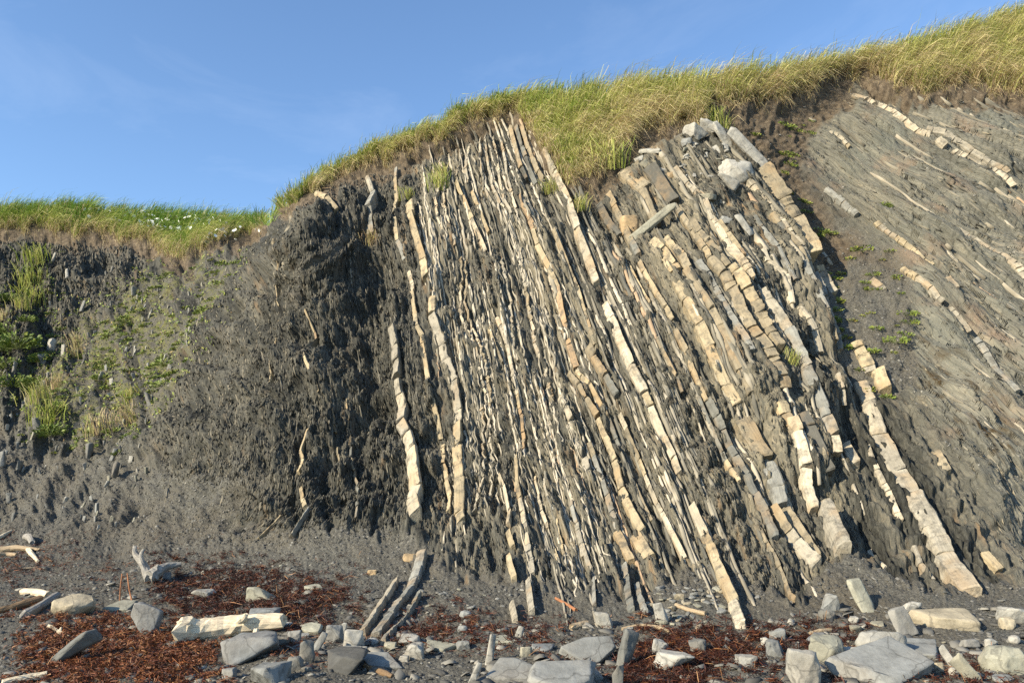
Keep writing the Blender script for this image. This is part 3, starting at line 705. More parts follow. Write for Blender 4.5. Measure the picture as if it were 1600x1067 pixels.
 ("dark leaf bed left of the stubs", "934 318 944 334 956 350 968 368", 11, 11, 10, 40, "Dtg"),
 ("second dark leaf bed left of the stubs with a black shadow", "950 304 960 322 970 344 980 368 990 392 1000 414", 9, 9, 12, 34, "tDg"),
 ("white beaded vein running down from the fallen slabs", "1054 282 1066 294 1078 308 1096 326 1106 348 1120 364 1130 380 1138 398", 7, 10, 9, 12, "Ww", 1.2),
 ("fat white knuckled bed below the beaded vein", "1136 396 1142 410 1152 424 1158 438 1164 458", 13, 8, 14, 14, "Ww"),
 ("thick sandy bed forming the right rim of the stack", "1178 276 1188 300 1198 312 1210 326 1222 344 1232 360 1240 376 1250 394 1258 416", 20, 20, 24, 22, "TWtT"),
 ("neat white jointed seam just left of the rim bed", "1160 297 1184 324 1198 342 1210 362 1226 392 1240 410 1252 424", 7, 7, 9, 13, "Ww"),
 ("lower white jointed seam along the right rim", "1266 438 1274 452 1282 468 1292 494 1304 522 1312 548", 7, 8, 10, 18, "wWG"),
 ("white pebbly pieces strung in the dark shale of the stack", "1182 402 1190 418 1206 432 1214 442 1222 462 1234 482", 7, 6, 8, 16, "W", 3, .25),
 ("thin white rib in the dark shale of the stack", "1242 494 1250 510 1258 526 1264 538 1268 548 1274 562", 7, 9, 10, 20, "Ww", .5),
 ("short white seam below the thin white rib", "1282 582 1290 598 1300 612 1308 628 1316 642", 6, 6, 8, 15, "Ww", .5, .1),
 ("short tan seam among the fallen slabs", "1112 352 1124 366 1136 380 1146 394 1156 410", 7, 8, 9, 14, "wTO", 1, .15),
 ("grey-green leaf in the laminated shale of the stack", "1170 350 1186 376 1200 400 1216 428 1232 454", 5, 5, 7, 26, "gtG"),
 ("second grey-green leaf in the laminated shale of the stack", "1196 346 1212 374 1226 396 1240 420 1256 446", 5, 5, 7, 26, "gGt"),
 ("third grey-green leaf above the bright weed", "1240 430 1252 452 1264 474 1280 500 1292 524 1300 545", 8, 8, 9, 26, "gGt"),
 # right of the stack
 ("great pale jointed bed sweeping down the right side to the beach", "1346 590 1356 622 1364 645 1382 682 1401 724 1413 748 1430 776 1456 820 1476 862 1500 904 1516 924", 20, 28, 13, 32, "WwTw"),
 ("row of cream blocks above the great pale bed", "1338 532 1346 548 1354 562 1362 576", 16, 16, 13, 13, "Tw"),
 ("tan block hanging right of the cream blocks", "1372 576 1380 590 1384 606", 16, 16, 18, 30, "tT"),
 ("thin white seam left of the great pale bed", "1356 694 1366 716 1374 732 1382 748 1392 768 1400 786 1410 804", 6, 6, 7, 16, "wW", .4, .1),
 ("lower thin white seam left of the great pale bed", "1430 842 1440 862 1450 880 1460 896", 6, 6, 7, 40, "w"),
 ("pale lozenge stone right of the massive prism", "1320 692 1330 710 1338 722", 14, 12, 12, 30, "wT"),
 ("small bent pale seam at the foot left of the great pale bed", "1364 830 1368 846 1378 856 1386 874", 6, 6, 7, 16, "wW"),
 ("brown block poking out right of the great pale bed", "1460 708 1468 724 1478 742", 13, 12, 10, 26, "t"),
 # far right, gently dipping
 ("upper white beaded seam near the turf on the far right", "1333 149 1347 154 1360 161 1376 168 1391 178 1400 194 1416 200 1434 211 1448 215 1462 222 1476 231", 6, 7, 8, 10, "Ww", 1, .05),
 ("long white beaded seam on the far right, the upper of a pair", "1447 203 1469 208 1491 224 1519 239 1547 256 1578 274 1604 286", 6, 7, 8, 11, "Ww", 1, .08),
 ("white beaded seam on the far right, the lower of a pair", "1489 238 1512 250 1534 261 1560 276 1584 290", 6, 6, 7, 10, "Ww", 1, .12),
 ("short orange stained seam on the upper right slabs", "1292 212 1306 218 1316 226 1326 236", 5, 5, 7, 13, "WT", .5, .1),
 ("two pale blocks on the right-hand slab", "1278 290 1288 296 1302 308 1314 320 1326 332 1338 342", 6, 7, 8, 14, "wWG", .5, .12),
 ("thin jointed seam down the middle of the right-hand slabs", "1368 354 1384 366 1398 374 1416 386 1430 396 1442 410 1456 420", 7, 8, 8, 13, "wWT", .5, .1),
 ("thin jointed seam near the right edge", "1497 361 1525 380 1547 392 1566 405 1584 418 1604 436", 6, 7, 7, 13, "wWT", .5, .1),
 ("cream seam stepping down the right-hand slabs", "1410 416 1424 428 1436 440 1451 454 1471 472 1490 488 1504 505 1520 522", 6, 6, 7, 14, "TWw", .5, .1),
 ("lower cream seam with a dark underside near the right edge", "1526 525 1538 538 1550 552 1560 570 1568 588 1580 600 1590 612", 8, 9, 10, 19, "TwG"),
 ("short pale seam in the weedy gully", "1280 414 1288 428 1296 440 1304 452", 12, 12, 9, 14, "wT"),
 ("short flat seam left of the cream seam", "1362 432 1372 440 1382 450", 9, 9, 8, 16, "Tw"),
 ("scatter of pale plates at the right edge mid height", "1476 440 1484 450 1494 460 1504 470 1512 478", 7, 7, 9, 12, "wT", 1, .25),
 ("white triangular plate low on the far right", "1540 856 1550 864 1566 880", 14, 8, 9, 40, "wT"),
 # rows of upended beds on the beach
 ("grey upended bed running down onto the beach in the lower left middle", "660 868 652 896 640 922 620 948 600 974 586 992", 17, 22, 15, 20, "wGwW"),
 ("second grey upended bed on the beach left of the taller one", "618 905 608 928 592 950 574 976 566 990", 11, 15, 12, 16, "wGW"),
 ("low dark curved ridge right of the grey upended beds", "655 930 645 950 630 968 612 985 598 1004", 8, 10, 12, 20, "gGD"),
 ("grey blades of shale upended at the cliff foot in the centre", "975 880 978 905 982 930 986 958", 9, 11, 13, 28, "gGG"),
 ("second group of grey upended blades at the cliff foot", "994 905 996 925 1002 945 1008 962", 8, 9, 14, 26, "GgG"),
 ("single grey upended blade left of the blades group", "926 905 927 925 929 948", 6, 6, 10, 40, "Gw"),
]
for b in BEDS:
    b = list(b)
    if b[5] >= 20 and b[2] >= 6: b[5] *= 1.2          # the thicker beds break into long slabs
    if 'fin' not in b[0] and 'prism' not in b[0]: b[4] *= .8
    bed(*b)

# ------------------------------------------------------------------ small repeated relief, joined
def tint_attr(me, t, val): 
    n = len(t); add_attr(me, "tint", 'FLOAT_COLOR', np.stack([t, val, np.zeros(n), np.ones(n)], -1))

# thin layers that run with the bedding between the named beds
def thin_layers(name, seeds, label, pal, seed=3, prot=(2, 6), wid=(1.6, 4), step=(5, 10), runlen=(30, 140), wig=1.2, brk=.05, flat=False):
    """continuous ribbons of stone that follow the bedding, crinkled or straight, broken here and there"""
    r = np.random.default_rng(seed); sd = np.array(seeds); n = len(sd); K = int(runlen[1] / step[0]) + 2
    L = r.uniform(*runlen, n) * r.uniform(.5, 1, n); st = r.uniform(*step, n)
    u = sd[:, 0].copy(); v = sd[:, 1] - L / 2; PU, PV = [], []
    ph = r.uniform(0, 6.28, n); fr = r.uniform(.5, 1.1, n); amp = wig * r.uniform(.3, 1.3, n)
    for k in range(K):
        s = slope(u, v); off = amp * (np.sin(ph + k * fr * 2.2) + r.normal(0, .35, n)); PU.append(u + off); PV.append(v.copy())
        dv = st / np.sqrt(1 + s * s); u = u + s * dv; v = v + dv
    PU, PV = np.array(PU).T, np.array(PV).T
    live = (np.arange(K)[None] * st[:, None]) < L[:, None]
    C = (at_s if flat else at)(PU.ravel(), PV.ravel()).reshape(n, K, 3); C[:, 1:-1] = .5 * C[:, 1:-1] + .25 * (C[:, :-2] + C[:, 2:])
    N_ = nrm(PU.ravel(), PV.ravel()).reshape(n, K, 3); X = np.gradient(C, axis=1); X /= np.linalg.norm(X, axis=-1, keepdims=True) + 1e-9
    N_ = N_ - X * (N_ * X).sum(-1, keepdims=True); N_ /= np.linalg.norm(N_, axis=-1, keepdims=True); Y = np.cross(N_, X); Y *= np.sign(Y[..., :1] + 1e-9)
    m = px(C)[..., None]; taper = np.clip(np.minimum(np.arange(K)[None] * st[:, None], L[:, None] - np.arange(K)[None] * st[:, None]) / 9, .25, 1)[..., None]
    w = r.uniform(*wid, n)[:, None, None] * r.uniform(.65, 1.3, (n, K, 1)) * taper * m * .5; p = r.uniform(*prot, n)[:, None, None] * r.uniform(.6, 1.3, (n, K, 1)) * m * taper
    R = np.stack([C - Y * w - N_ * .07, C - Y * w * .9 + N_ * p * .5, C + Y * w * .75 + N_ * p, C + Y * w - N_ * .07], 2)
    idx = np.arange(n * K * 4).reshape(n, K, 4); ok = live[:, :-1] & live[:, 1:] & (r.random((n, K - 1)) > brk) & (PV[:, :-1] > grass_low(PU[:, :-1]) - 4)
    a, b = idx[:, :-1][ok], idx[:, 1:][ok]
    Q = np.concatenate([np.stack([a[:, i], b[:, i], b[:, i + 1], a[:, i + 1]], 1) for i in range(3)] + [a[:, [0, 1, 2, 3]], b[:, [3, 2, 1, 0]]])
    used = np.unique(Q); remap = np.full(n * K * 4, -1); remap[used] = np.arange(len(used))
    me = new_mesh(name, R.reshape(-1, 3)[used], tris=remap[Q], mat=MTHIN)
    t = np.clip(r.uniform(*pal, n)[:, None] + r.normal(0, .07, (n, K)), 0, 1); t = np.where(r.random((n, 1)) < .03, .97, t)
    tint_attr(me, np.repeat(t.ravel(), 4)[used], np.repeat(r.uniform(.25, .8, (n, K)).ravel(), 4)[used])
    return link(name, me, cliff, kind="stuff", label=label)

def in_mask(M, n, seed, thr=.5, box=None):
    r = np.random.default_rng(seed); out = []
    lo, hi = box if box else ((-40, 120), (1640, 1067))
    while len(out) < n:
        u = r.uniform(lo[0], hi[0], 4000); v = r.uniform(lo[1], hi[1], 4000)
        ok = (samp(M, u, v) > thr) & (v > grass_low(u) + 8)
        out += list(zip(u[ok], v[ok]))
    return out[:n]
R_ROCK = np.clip(1 - np.maximum(M_TALUS, M_SOILGULLY), 0, 1)
M_CRINK = pm("660 250 740 205 800 200 850 300 840 400 880 560 905 640 920 700 960 830 960 890 830 900 690 860 680 600 650 420", 14)
M_CENT = pm("840 320 900 320 980 340 1000 420 1100 560 1180 700 1240 900 1120 930 990 900 930 740 880 620 850 460", 14)
thin_layers("crinkled_layer", in_mask(M_CRINK * R_ROCK * (1 - M_SHALE2), 270, 21), "thin crinkled white siltstone layers", (.08, .74), seed=31, wig=3.0, step=(4, 7), runlen=(40, 260), wid=(1.6, 4.0), prot=(1, 3.6), brk=.07)
thin_layers("silt_layer", in_mask(M_CENT * R_ROCK * (1 - M_SHALE2), 130, 22), "thin straight tan and grey siltstone layers", (.0, .6), seed=32, wig=.35, step=(9, 16), runlen=(80, 320), wid=(2, 6), prot=(1, 5), brk=.06)
thin_layers("stack_layer", in_mask(M_STACK * R_ROCK * (1 - M_SHALE2), 80, 23), "thin laminae in the thick-bedded stack", (.0, .5), seed=33, wig=.35, step=(9, 16), runlen=(50, 200), wid=(2, 6), prot=(1, 5), brk=.06)
thin_layers("slab_layer", in_mask(M_SLAB * R_ROCK, 90, 24), "thin laminae on the right-hand slabs", (.05, .5), seed=34, wig=.3, step=(9, 16), runlen=(40, 240), wid=(.8, 2.4), prot=(.4, 2), brk=.1, flat=True)
thin_layers("shale_layer", in_mask(M_SHALE * R_ROCK, 50, 25), "thin seams in the dark shale", (.0, .35), seed=35, wig=1.2, step=(4, 8), runlen=(30, 200), wid=(1.2, 2.4), prot=(.8, 2.5), brk=.2)

# shale splinters standing along the bedding
def splinters(name, pts, label, mat, ln=(6, 22), wd=(1.2, 4), seed=4, tone=(.1, .6), lift=(.5, 3.0), parent=None):
    r = np.random.default_rng(seed); p = np.array(pts); n = len(p); u, v = p[:, 0], p[:, 1]
    c = at(u, v); m = px(c)[:, None]; s = slope(u, v) + r.normal(0, .12, n)
    L = r.uniform(*ln, n) * r.uniform(.5, 1, n); dv = L / np.sqrt(1 + s * s)
    a = at_s(u - s * dv * .5, v - dv * .5); b = at_s(u + s * dv * .5, v + dv * .5)
    x = b - a; x /= np.linalg.norm(x, axis=1, keepdims=True) + 1e-9
    nn = nrm(u, v); x = x + nn * r.normal(0, .16, n)[:, None]; x /= np.linalg.norm(x, axis=1, keepdims=True)
    nn = nn - x * (nn * x).sum(1, keepdims=True); nn /= np.linalg.norm(nn, axis=1, keepdims=True); y = np.cross(nn, x)
    ang = r.normal(0, .6, n)[:, None]; y2 = y * np.cos(ang) + nn * np.sin(ang); n2 = nn * np.cos(ang) - y * np.sin(ang)
    hl = (L[:, None] * m) * .5; w = r.uniform(*wd, n)[:, None] * m * .5; h = r.uniform(*lift, n)[:, None] * m
    k1 = r.uniform(.3, .9, n)[:, None]; k2 = r.uniform(.15, .8, n)[:, None]
    vs = [c - x * hl, c - x * hl * .5 - y2 * w + n2 * h * .2, c - x * hl * .45 + y2 * w * k1 + n2 * h * k2, c + x * hl * .5 - y2 * w * k2 + n2 * h * .3, c + x * hl * .55 + y2 * w + n2 * h * k1, c + x * hl, c + n2 * h * 1.0 - x * hl * .1, c - nn * .05]
    Vt = np.stack(vs, 1).reshape(-1, 3)
    F = np.array([(0, 1, 6), (0, 6, 2), (1, 3, 6), (2, 6, 4), (3, 5, 6), (6, 5, 4), (0, 7, 1), (1, 7, 3), (3, 7, 5), (5, 7, 4), (4, 7, 2), (2, 7, 0)])
    Fa = (np.arange(n)[:, None, None] * 8 + F[None]).reshape(-1, 3)
    me = new_mesh(name, Vt, tris=Fa, mat=mat)
    tint_attr(me, np.repeat(r.uniform(*tone, n), 8), np.repeat(r.uniform(0, 1, n), 8))
    return link(name, me, parent or cliff, kind="stuff", label=label)
splinters("shale_splinter", in_mask(np.clip(M_SHALE + M_DARKTOP, 0, 1) * R_ROCK, 30000, 41, .35), "dark splintery shale", MSPL, seed=5, tone=(.1, .85), ln=(4, 26), wd=(.7, 2.2), lift=(.3, 2.0))
splinters("grey_splinter", in_mask(np.clip(M_MIX * R_ROCK * (1 - .6 * M_STACK) * (1 - M_SHALE2), 0, 1), 12000, 42, .3), "grey shale splinters between the beds", MSPL, seed=6, tone=(.2, .85), ln=(4, 26), wd=(.7, 2.2), lift=(.3, 1.8))
splinters("slab_splinter", in_mask(np.clip(M_SLAB * R_ROCK, 0, 1), 1500, 43, .3), "grey flakes on the right-hand slabs", MSPL, seed=7, tone=(.3, .9), ln=(8, 34), wd=(.6, 1.6), lift=(.2, .6))
splinters("scree_splinter", in_mask(M_TALUS, 6000, 44, .4, ((-60, 400), (700, 850))), "shale slivers on the left scree", MSPL, seed=8, tone=(.3, .75), ln=(3, 10), wd=(.8, 2.2), lift=(.3, 1.2))
# loose chips on the scree and beach
def chips(name, pts, label, mat, size=(1.5, 5), seed=9, tone=(0, 1), parent=None, tone_pow=1.0):
    r = np.random.default_rng(seed); p = np.array(pts); n = len(p)
    c = at(p[:, 0], p[:, 1]); nn = nrm(p[:, 0], p[:, 1]); nn = nn + r.normal(0, .28, (n, 3)); nn /= np.linalg.norm(nn, axis=1, keepdims=True)
    t = r.normal(0, 1, (n, 3)); t -= nn * (t * nn).sum(1, keepdims=True); t /= np.linalg.norm(t, axis=1, keepdims=True); b = np.cross(nn, t)
    s = (size[0] + (size[1] - size[0]) * r.uniform(0, 1, n) ** 2.5)[:, None] * .010
    th = s * r.uniform(.10, .45, n)[:, None]; k = r.uniform(.45, 1, n)[:, None]
    j = lambda: r.uniform(.7, 1.15, n)[:, None]
    base = c - nn * s * .03
    ring = [base + t * s * j() + b * s * k * .25 * j(), base + b * s * k * j(), base - t * s * j() + b * s * k * .3 * j(), base - t * s * .8 * j() - b * s * k * .5 * j(), base + t * s * .3 - b * s * k * j()]
    top = [q + nn * th * j() + (base - q) * r.uniform(.05, .22, n)[:, None] for q in ring]
    V = np.stack(ring + top, 1).reshape(-1, 3)
    F = []
    for i in range(5): k2 = (i + 1) % 5; F += [(i, k2, 5 + k2), (i, 5 + k2, 5 + i)]
    F += [(5, 6, 7), (5, 7, 8), (5, 8, 9)]
    Fa = (np.arange(n)[:, None, None] * 10 + np.array(F)[None]).reshape(-1, 3)
    me = new_mesh(name, V, tris=Fa, mat=mat)
    tt = tone[0] + (tone[1] - tone[0]) * r.uniform(0, 1, n) ** tone_pow
    tint_attr(me, np.repeat(tt, 10), np.repeat(r.uniform(0, 1, n), 10))
    return link(name, me, parent, kind="stuff", label=label)
R_LOOSE = np.clip(np.maximum(M_TALUS, np.maximum(M_SOILGULLY * .9, M_BEACH)), 0, 1)
chips("scree_chip", in_mask(R_LOOSE, 11000, 51, .5, ((-60, 380), (1660, 930))), "loose shale chips on the scree", MCHIP, (.9, 3.6), 61, (0.1, .9), cliff, 2.0)
chips("beach_chip", in_mask(M_BEACH, 11000, 52, .5, ((-60, 860), (1660, 1110))), "shale chips strewn over the beach", MCHIP, (.6, 3.4), 62, (0.1, .95), beach_ob, 2.2)
chips("slab_chip", in_mask(np.clip(M_SLAB + M_SOILGULLY, 0, 1), 4500, 53, .4, ((1180, 130), (1660, 920))), "loose chips lying on the right-hand slabs", MCHIP, (.8, 3.4), 63, (.2, 1.0), cliff, 1.5)

# ------------------------------------------------------------------ grass
def blades(name, u, v, h, lean, droop, width, tint, val, seed, back=None, label="", mat=None, parent=None, base_pos=None, base_n=None, jl=.25):
    r = np.random.default_rng(seed); n = len(u)
    c = at(u, v) if base_pos is None else base_pos
    nn = nrm(u, v) if base_n is None else base_n
    up = nn * .45 + np.array([0, 0, 1.0]) * .75; up /= np.linalg.norm(up, axis=1, keepdims=True)
    d = lean + r.normal(0, jl, (n, 3))
    up = up + r.normal(0, .22, (n, 3)); up /= np.linalg.norm(up, axis=1, keepdims=True)
    h = h[:, None]
    w = r.normal(0, 1, (n, 3)); w[:, 2] *= .3; w[:, 1] *= .5; w /= np.linalg.norm(w, axis=1, keepdims=True); w *= width[:, None] * .5
    p0 = c - nn * .02; p1 = c + up * h * .45 + d * h * .12
    dd = droop[:, None]
    p2 = c + up * h * (.86 - .25 * dd) + d * h * .42; p3 = c + up * h * (1.0 - .75 * dd) + d * h * .85
    V = np.stack([p0 - w, p0 + w, p1 - w * .9, p1 + w * .9, p2 - w * .6, p2 + w * .6, p3], 1).reshape(-1, 3)
    F = np.array([(0, 1, 3), (0, 3, 2), (2, 3, 5), (2, 5, 4), (4, 5, 6)])
    Fa = (np.arange(n)[:, None, None] * 7 + F[None]).reshape(-1, 3)
    me = new_mesh(name, V, tris=Fa, mat=mat or MGR)
    tint_attr(me, np.repeat(np.clip(tint, 0, 1), 7), np.repeat(val, 7))
    return link(name, me, parent, kind="stuff", label=label)

r = np.random.default_rng(77)
# brow turf: between the brow and the ragged lower edge
n0 = 74000
gu = r.uniform(-120, 1720, n0); cr = crest(gu) - 1; lo = grass_low(gu); lo = lo - np.clip((lo - cr) * .45, 4, np.where(gu > 650, 10, np.where(gu < 428, 5, 20))) + 10 * noise(gu / 22, gu * 0, 8) + 6 * noise(gu / 7, gu * 0, 9)
fr = r.uniform(0, 1, n0) ** .9; gv = cr + (lo - cr) * fr
ck = 1900                                                         # tussocks: many blades from one root
cu_ = r.uniform(-120, 1720, ck); cf_ = r.uniform(0, 1, ck); ci = r.integers(0, ck, 60000)
tu = cu_[ci] + r.normal(0, 4.5, 60000); tcr = crest(tu) - 1; tl = grass_low(tu); tl = tl - np.clip((tl - tcr) * .45, 4, np.where(tu > 650, 10, np.where(tu < 428, 5, 20))) + 10 * noise(tu / 22, tu * 0, 8) + 6 * noise(tu / 7, tu * 0, 9)
tf = np.clip(cf_[ci] + r.normal(0, 3.0, 60000) / np.maximum(tl - tcr, 10), 0, 1.02); cid = np.r_[np.zeros(n0) , noise(ci * 7.31, ci * 3.77 + .5, 3) * 1.2]
gu, lo, cr, fr = np.r_[gu, tu], np.r_[lo, tl], np.r_[cr, tcr], np.r_[fr, tf]; gv = cr + (lo - cr) * fr; n0 = len(gu)
keep = (lo - cr > 0) & (r.uniform(0, 1, n0) < np.clip((lo - cr) / 75, .25, 1))
# bare patches in the hanging turf
bare = (noise(gu / 26 + 3, gv / 12, 14) > .42) & (gu > 830) & (gu < 1110) & (fr > .45)
keep &= ~bare
gu, gv, fr, cid = gu[keep], gv[keep], fr[keep], cid[keep]; n = len(gu)
clump = np.where(cid != 0, cid, noise(gu / 16, gv / 10, 101)); clump2 = noise(gu / 45, gv / 26, 102)
left = gu < 428
h = np.where(left, .60, .48 + .16 * smooth(800, 960, gu)) * (1 + .5 * clump) * r.uniform(.6, 1.25, n) * (1 - .15 * fr)
lean = np.stack([np.where(left, .75, .42) + .55 * clump2 + .3 * clump, -.22 - .12 * fr, -.10 - .35 * fr * (gu > 820) * (gu < 1000)], -1)
droop = np.clip(.22 + .35 * fr + .25 * clump, 0, 1.0)
right = smooth(800, 960, gu)
tint = np.where(left, .10 + .40 * fr ** 2.2, .30 + .30 * fr) + right * (.20 - .10 * fr) + .20 * clump2 + r.normal(0, .13, n) + .10 * clump
edge = np.clip(fr + .18 * noise(gu / 13, gu * 0 + 2, 106), 0, 2)
tint = np.where((edge > .88) & (r.uniform(0, 1, n) < .6), r.uniform(.7, 1, n), tint)
tint = np.where(r.uniform(0, 1, n) < .10, r.uniform(.6, .9, n), tint)
tint = np.where((gu > 150) & (gu < 330) & (fr < .8), tint - .08, tint)
blades("grass", gu, gv, h, lean, droop, r.uniform(.010, .020, n), tint, np.clip(.5 + .35 * clump + r.normal(0, .15, n), 0, 1), 71, label="long wind-blown grass along the brow of the cliff")
# grass on the headland behind the brow
n1 = 26000
gu = r.uniform(-120, 1720, n1); k = r.uniform(0, 1, n1) ** 1.6 * 9
x = np.interp(gu, U, np.arange(len(U))).astype(int); y = np.clip(NP - 1 - k.astype(int), 1, NP - 1); fk = (k - np.floor(k))[:, None]
bp = TOP[y, x] * (1 - fk) + TOP[y - 1, x] * fk
tcl = noise(gu / 20, k, 104)
blades("headland_grass", gu, gu * 0, np.where(gu < 428, .6, .5) * (1 + .35 * tcl) * r.uniform(.6, 1.25, n1), np.stack([np.where(gu < 428, .75, .45) + 0 * gu, 0 * gu, 0 * gu - .1], -1), np.full(n1, .35), r.uniform(.012, .022, n1),
       np.clip(.16 + .15 * tcl + r.normal(0, .12, n1) + .16 * smooth(820, 1000, gu), 0, 1), np.clip(.55 + .3 * tcl, 0, 1), 72, base_pos=bp, base_n=np.tile([0, 0, 1.], (n1, 1)), label="green grass on top of the headland")
# dead straw hanging from the turf edge
n2 = 12000
gu = r.uniform(-60, 1660, n2); gv = grass_low(gu); gv = gv - np.clip((gv - crest(gu)) * .45, 4, np.where(gu > 650, 10, np.where(gu < 428, 5, 20))) + 10 * noise(gu / 22, gu * 0, 8) + 6 * noise(gu / 7, gu * 0, 9) + r.normal(-2, 6, n2)
ok = gv > crest(gu); gu, gv = gu[ok], gv[ok]; n2 = len(gu); cl = noise(gu / 12, gv / 12, 105)
ok = cl > -.05; gu, gv, cl = gu[ok], gv[ok], cl[ok]; n2 = len(gu)
blades("dead_grass", gu, gv, .28 * r.uniform(.5, 1.3, n2), np.stack([.25 + .5 * cl, 0 * gu - .5, 0 * gu - .75], -1), np.full(n2, 1.0), r.uniform(.008, .018, n2), r.uniform(.72, 1, n2), np.clip(.35 + .4 * cl + r.normal(0, .15, n2), 0, 1), 73, label="dead straw-coloured grass hanging at the turf edge", jl=.4)

# patches of thin grass on the slopes (each tuft a plant of its own)
def tuft_mesh(seed, n, h, tint, spread=.12):
    r = np.random.default_rng(seed)
    base = np.c_[r.normal(0, spread, (n, 2)), np.zeros(n)]; d = r.normal(0, .35, (n, 3)); d[:, 2] = np.abs(d[:, 2]) * .2; d[:, 1] -= .25
    hh = h * r.uniform(.5, 1.2, (n, 1)); w = r.normal(0, 1, (n, 3)); w[:, 2] = 0; w /= np.linalg.norm(w, axis=1, keepdims=True); w *= .008
    up = np.array([0, 0, 1.])
    p = [base - up * .04, base + up * hh * .5 + d * hh * .2, base + up * hh * .85 + d * hh * .6, base + up * hh * .8 + d * hh * 1.1]
    V = np.stack([p[0] - w, p[0] + w, p[1] - w, p[1] + w, p[2] - w * .6, p[2] + w * .6, p[3]], 1).reshape(-1, 3)
    F = np.array([(0, 1, 3), (0, 3, 2), (2, 3, 5), (2, 5, 4), (4, 5, 6)])
    me = new_mesh("grass_tuft", V, tris=(np.arange(n)[:, None, None] * 7 + F[None]).reshape(-1, 3), mat=MGR)
    tint_attr(me, np.repeat(np.clip(r.normal(tint, .14, n), 0, 1), 7), np.repeat(r.uniform(.2, .9, n), 7))
    return me

def leafy_mesh(name, seed, n, rad, tint, flat=.5, size=.05):
    """a low leafy weed: many small folded leaves on short stems"""
    r = np.random.default_rng(seed); V, F, T = [np.array([0, 0, -.03])], [], [tint]
    for i in range(n):
        a = r.uniform(0, 6.283); e = r.uniform(.1, 1.2); rr_ = rad * r.uniform(.15, 1) ** .7
        c = np.array([math.cos(a) * rr_, math.sin(a) * rr_, flat * rad * r.uniform(.1, 1) * (1 - .4 * rr_ / rad)])
        o = np.array([math.cos(a) * math.cos(e), math.sin(a) * math.cos(e), math.sin(e) * .8]); o /= np.linalg.norm(o)
        s = np.cross(o, r.normal(0, 1, 3)); s /= np.linalg.norm(s) + 1e-9; z = np.cross(s, o); L = size * r.uniform(.6, 1.4); w = L * .34
        k = len(V); V += [c - o * L * .5, c - s * w + z * w * .3, c + o * L * .6, c + s * w + z * w * .3, c + z * -w * .1, c - o * L * .5 + s * .006]
        F += [(0, k, k + 5)]; F += [(k, k + 1, k + 4), (k + 1, k + 2, k + 4), (k + 2, k + 3, k + 4), (k + 3, k, k + 4)]; T += [np.clip(r.normal(tint, .18), 0, 1)] * 6
    me = new_mesh(name, np.array(V), tris=np.array(F), mat=MLEAF); tint_attr(me, np.array(T), r.uniform(.2, .9, len(T)))
    return me

TUFTS = [tuft_mesh(1, 70, .42, .62), tuft_mesh(2, 90, .5, .45, .16), tuft_mesh(3, 60, .36, .8, .12)]
LEAFY = [leafy_mesh("leafy_weed", 4, 60, .16, .45), leafy_mesh("leafy_weed", 5, 90, .24, .55), leafy_mesh("leafy_weed", 6, 40, .12, .7), leafy_mesh("leafy_bush", 7, 260, .42, .42, .8, .07)]

def plant(name, me, u, v, s, label, cat, group=None, rz=None):
    o = link(name, me, loc=at(u, v), label=label, cat=cat, group=group)
    n = Vector(nrm(u, v)); t = (n * .5 + Vector((0, 0, 1)) * .5).normalized()
    o.rotation_euler = (t.to_track_quat('Z', 'Y') @ Matrix.Rotation(rz if rz is not None else rnd.uniform(0, 6.28), 3, 'Z').to_quaternion()).to_euler()
    o.scale = (s, s, s); return o

# left end: leafy greenery and hanging grass on the dark shale
for (u, v, s, me, lb) in [(30, 552, 1.5, LEAFY[3], "largest bright green leafy bush at the left edge below the dark shale"), (12, 520, 1.1, LEAFY[3], "leafy bush at the left edge above the largest one"),
                          (55, 603, .9, LEAFY[3], "small yellow-green bush below the largest leafy bush"), (8, 575, 1.0, LEAFY[3], "leafy bush cut by the left frame edge"), (20, 600, 1.1, LEAFY[3], "lowest leafy bush in the cluster at the left edge"), (62, 560, .8, LEAFY[3], "leafy bush right of the largest one"), (5, 545, 1.0, LEAFY[3], "leafy bush between the left frame edge and the largest one"), (40, 455, .8, LEAFY[3], "small leafy bush on the dark shale under the hanging grass patch"),
                          (15, 478, .8, LEAFY[3], "leafy patch near the left frame edge, highest of the bushes"), (90, 655, .7, LEAFY[3], "low leafy bush on the scree below the bushes"), (45, 520, .7, LEAFY[3], "leafy bush right of the left-edge bushes"),
                          (82, 690, .9, LEAFY[3], "dark green low bush on the left scree beside a grass tuft"), (1303, 495, .42, LEAFY[3], "bright green weed against the right rim of the thick stack"), (1383, 325, .4, LEAFY[3], "bright green weed on the upper right slab")]:
    plant("leafy_bush", me, u, v, s, lb, "bush", "leafy bushes on the cliff")
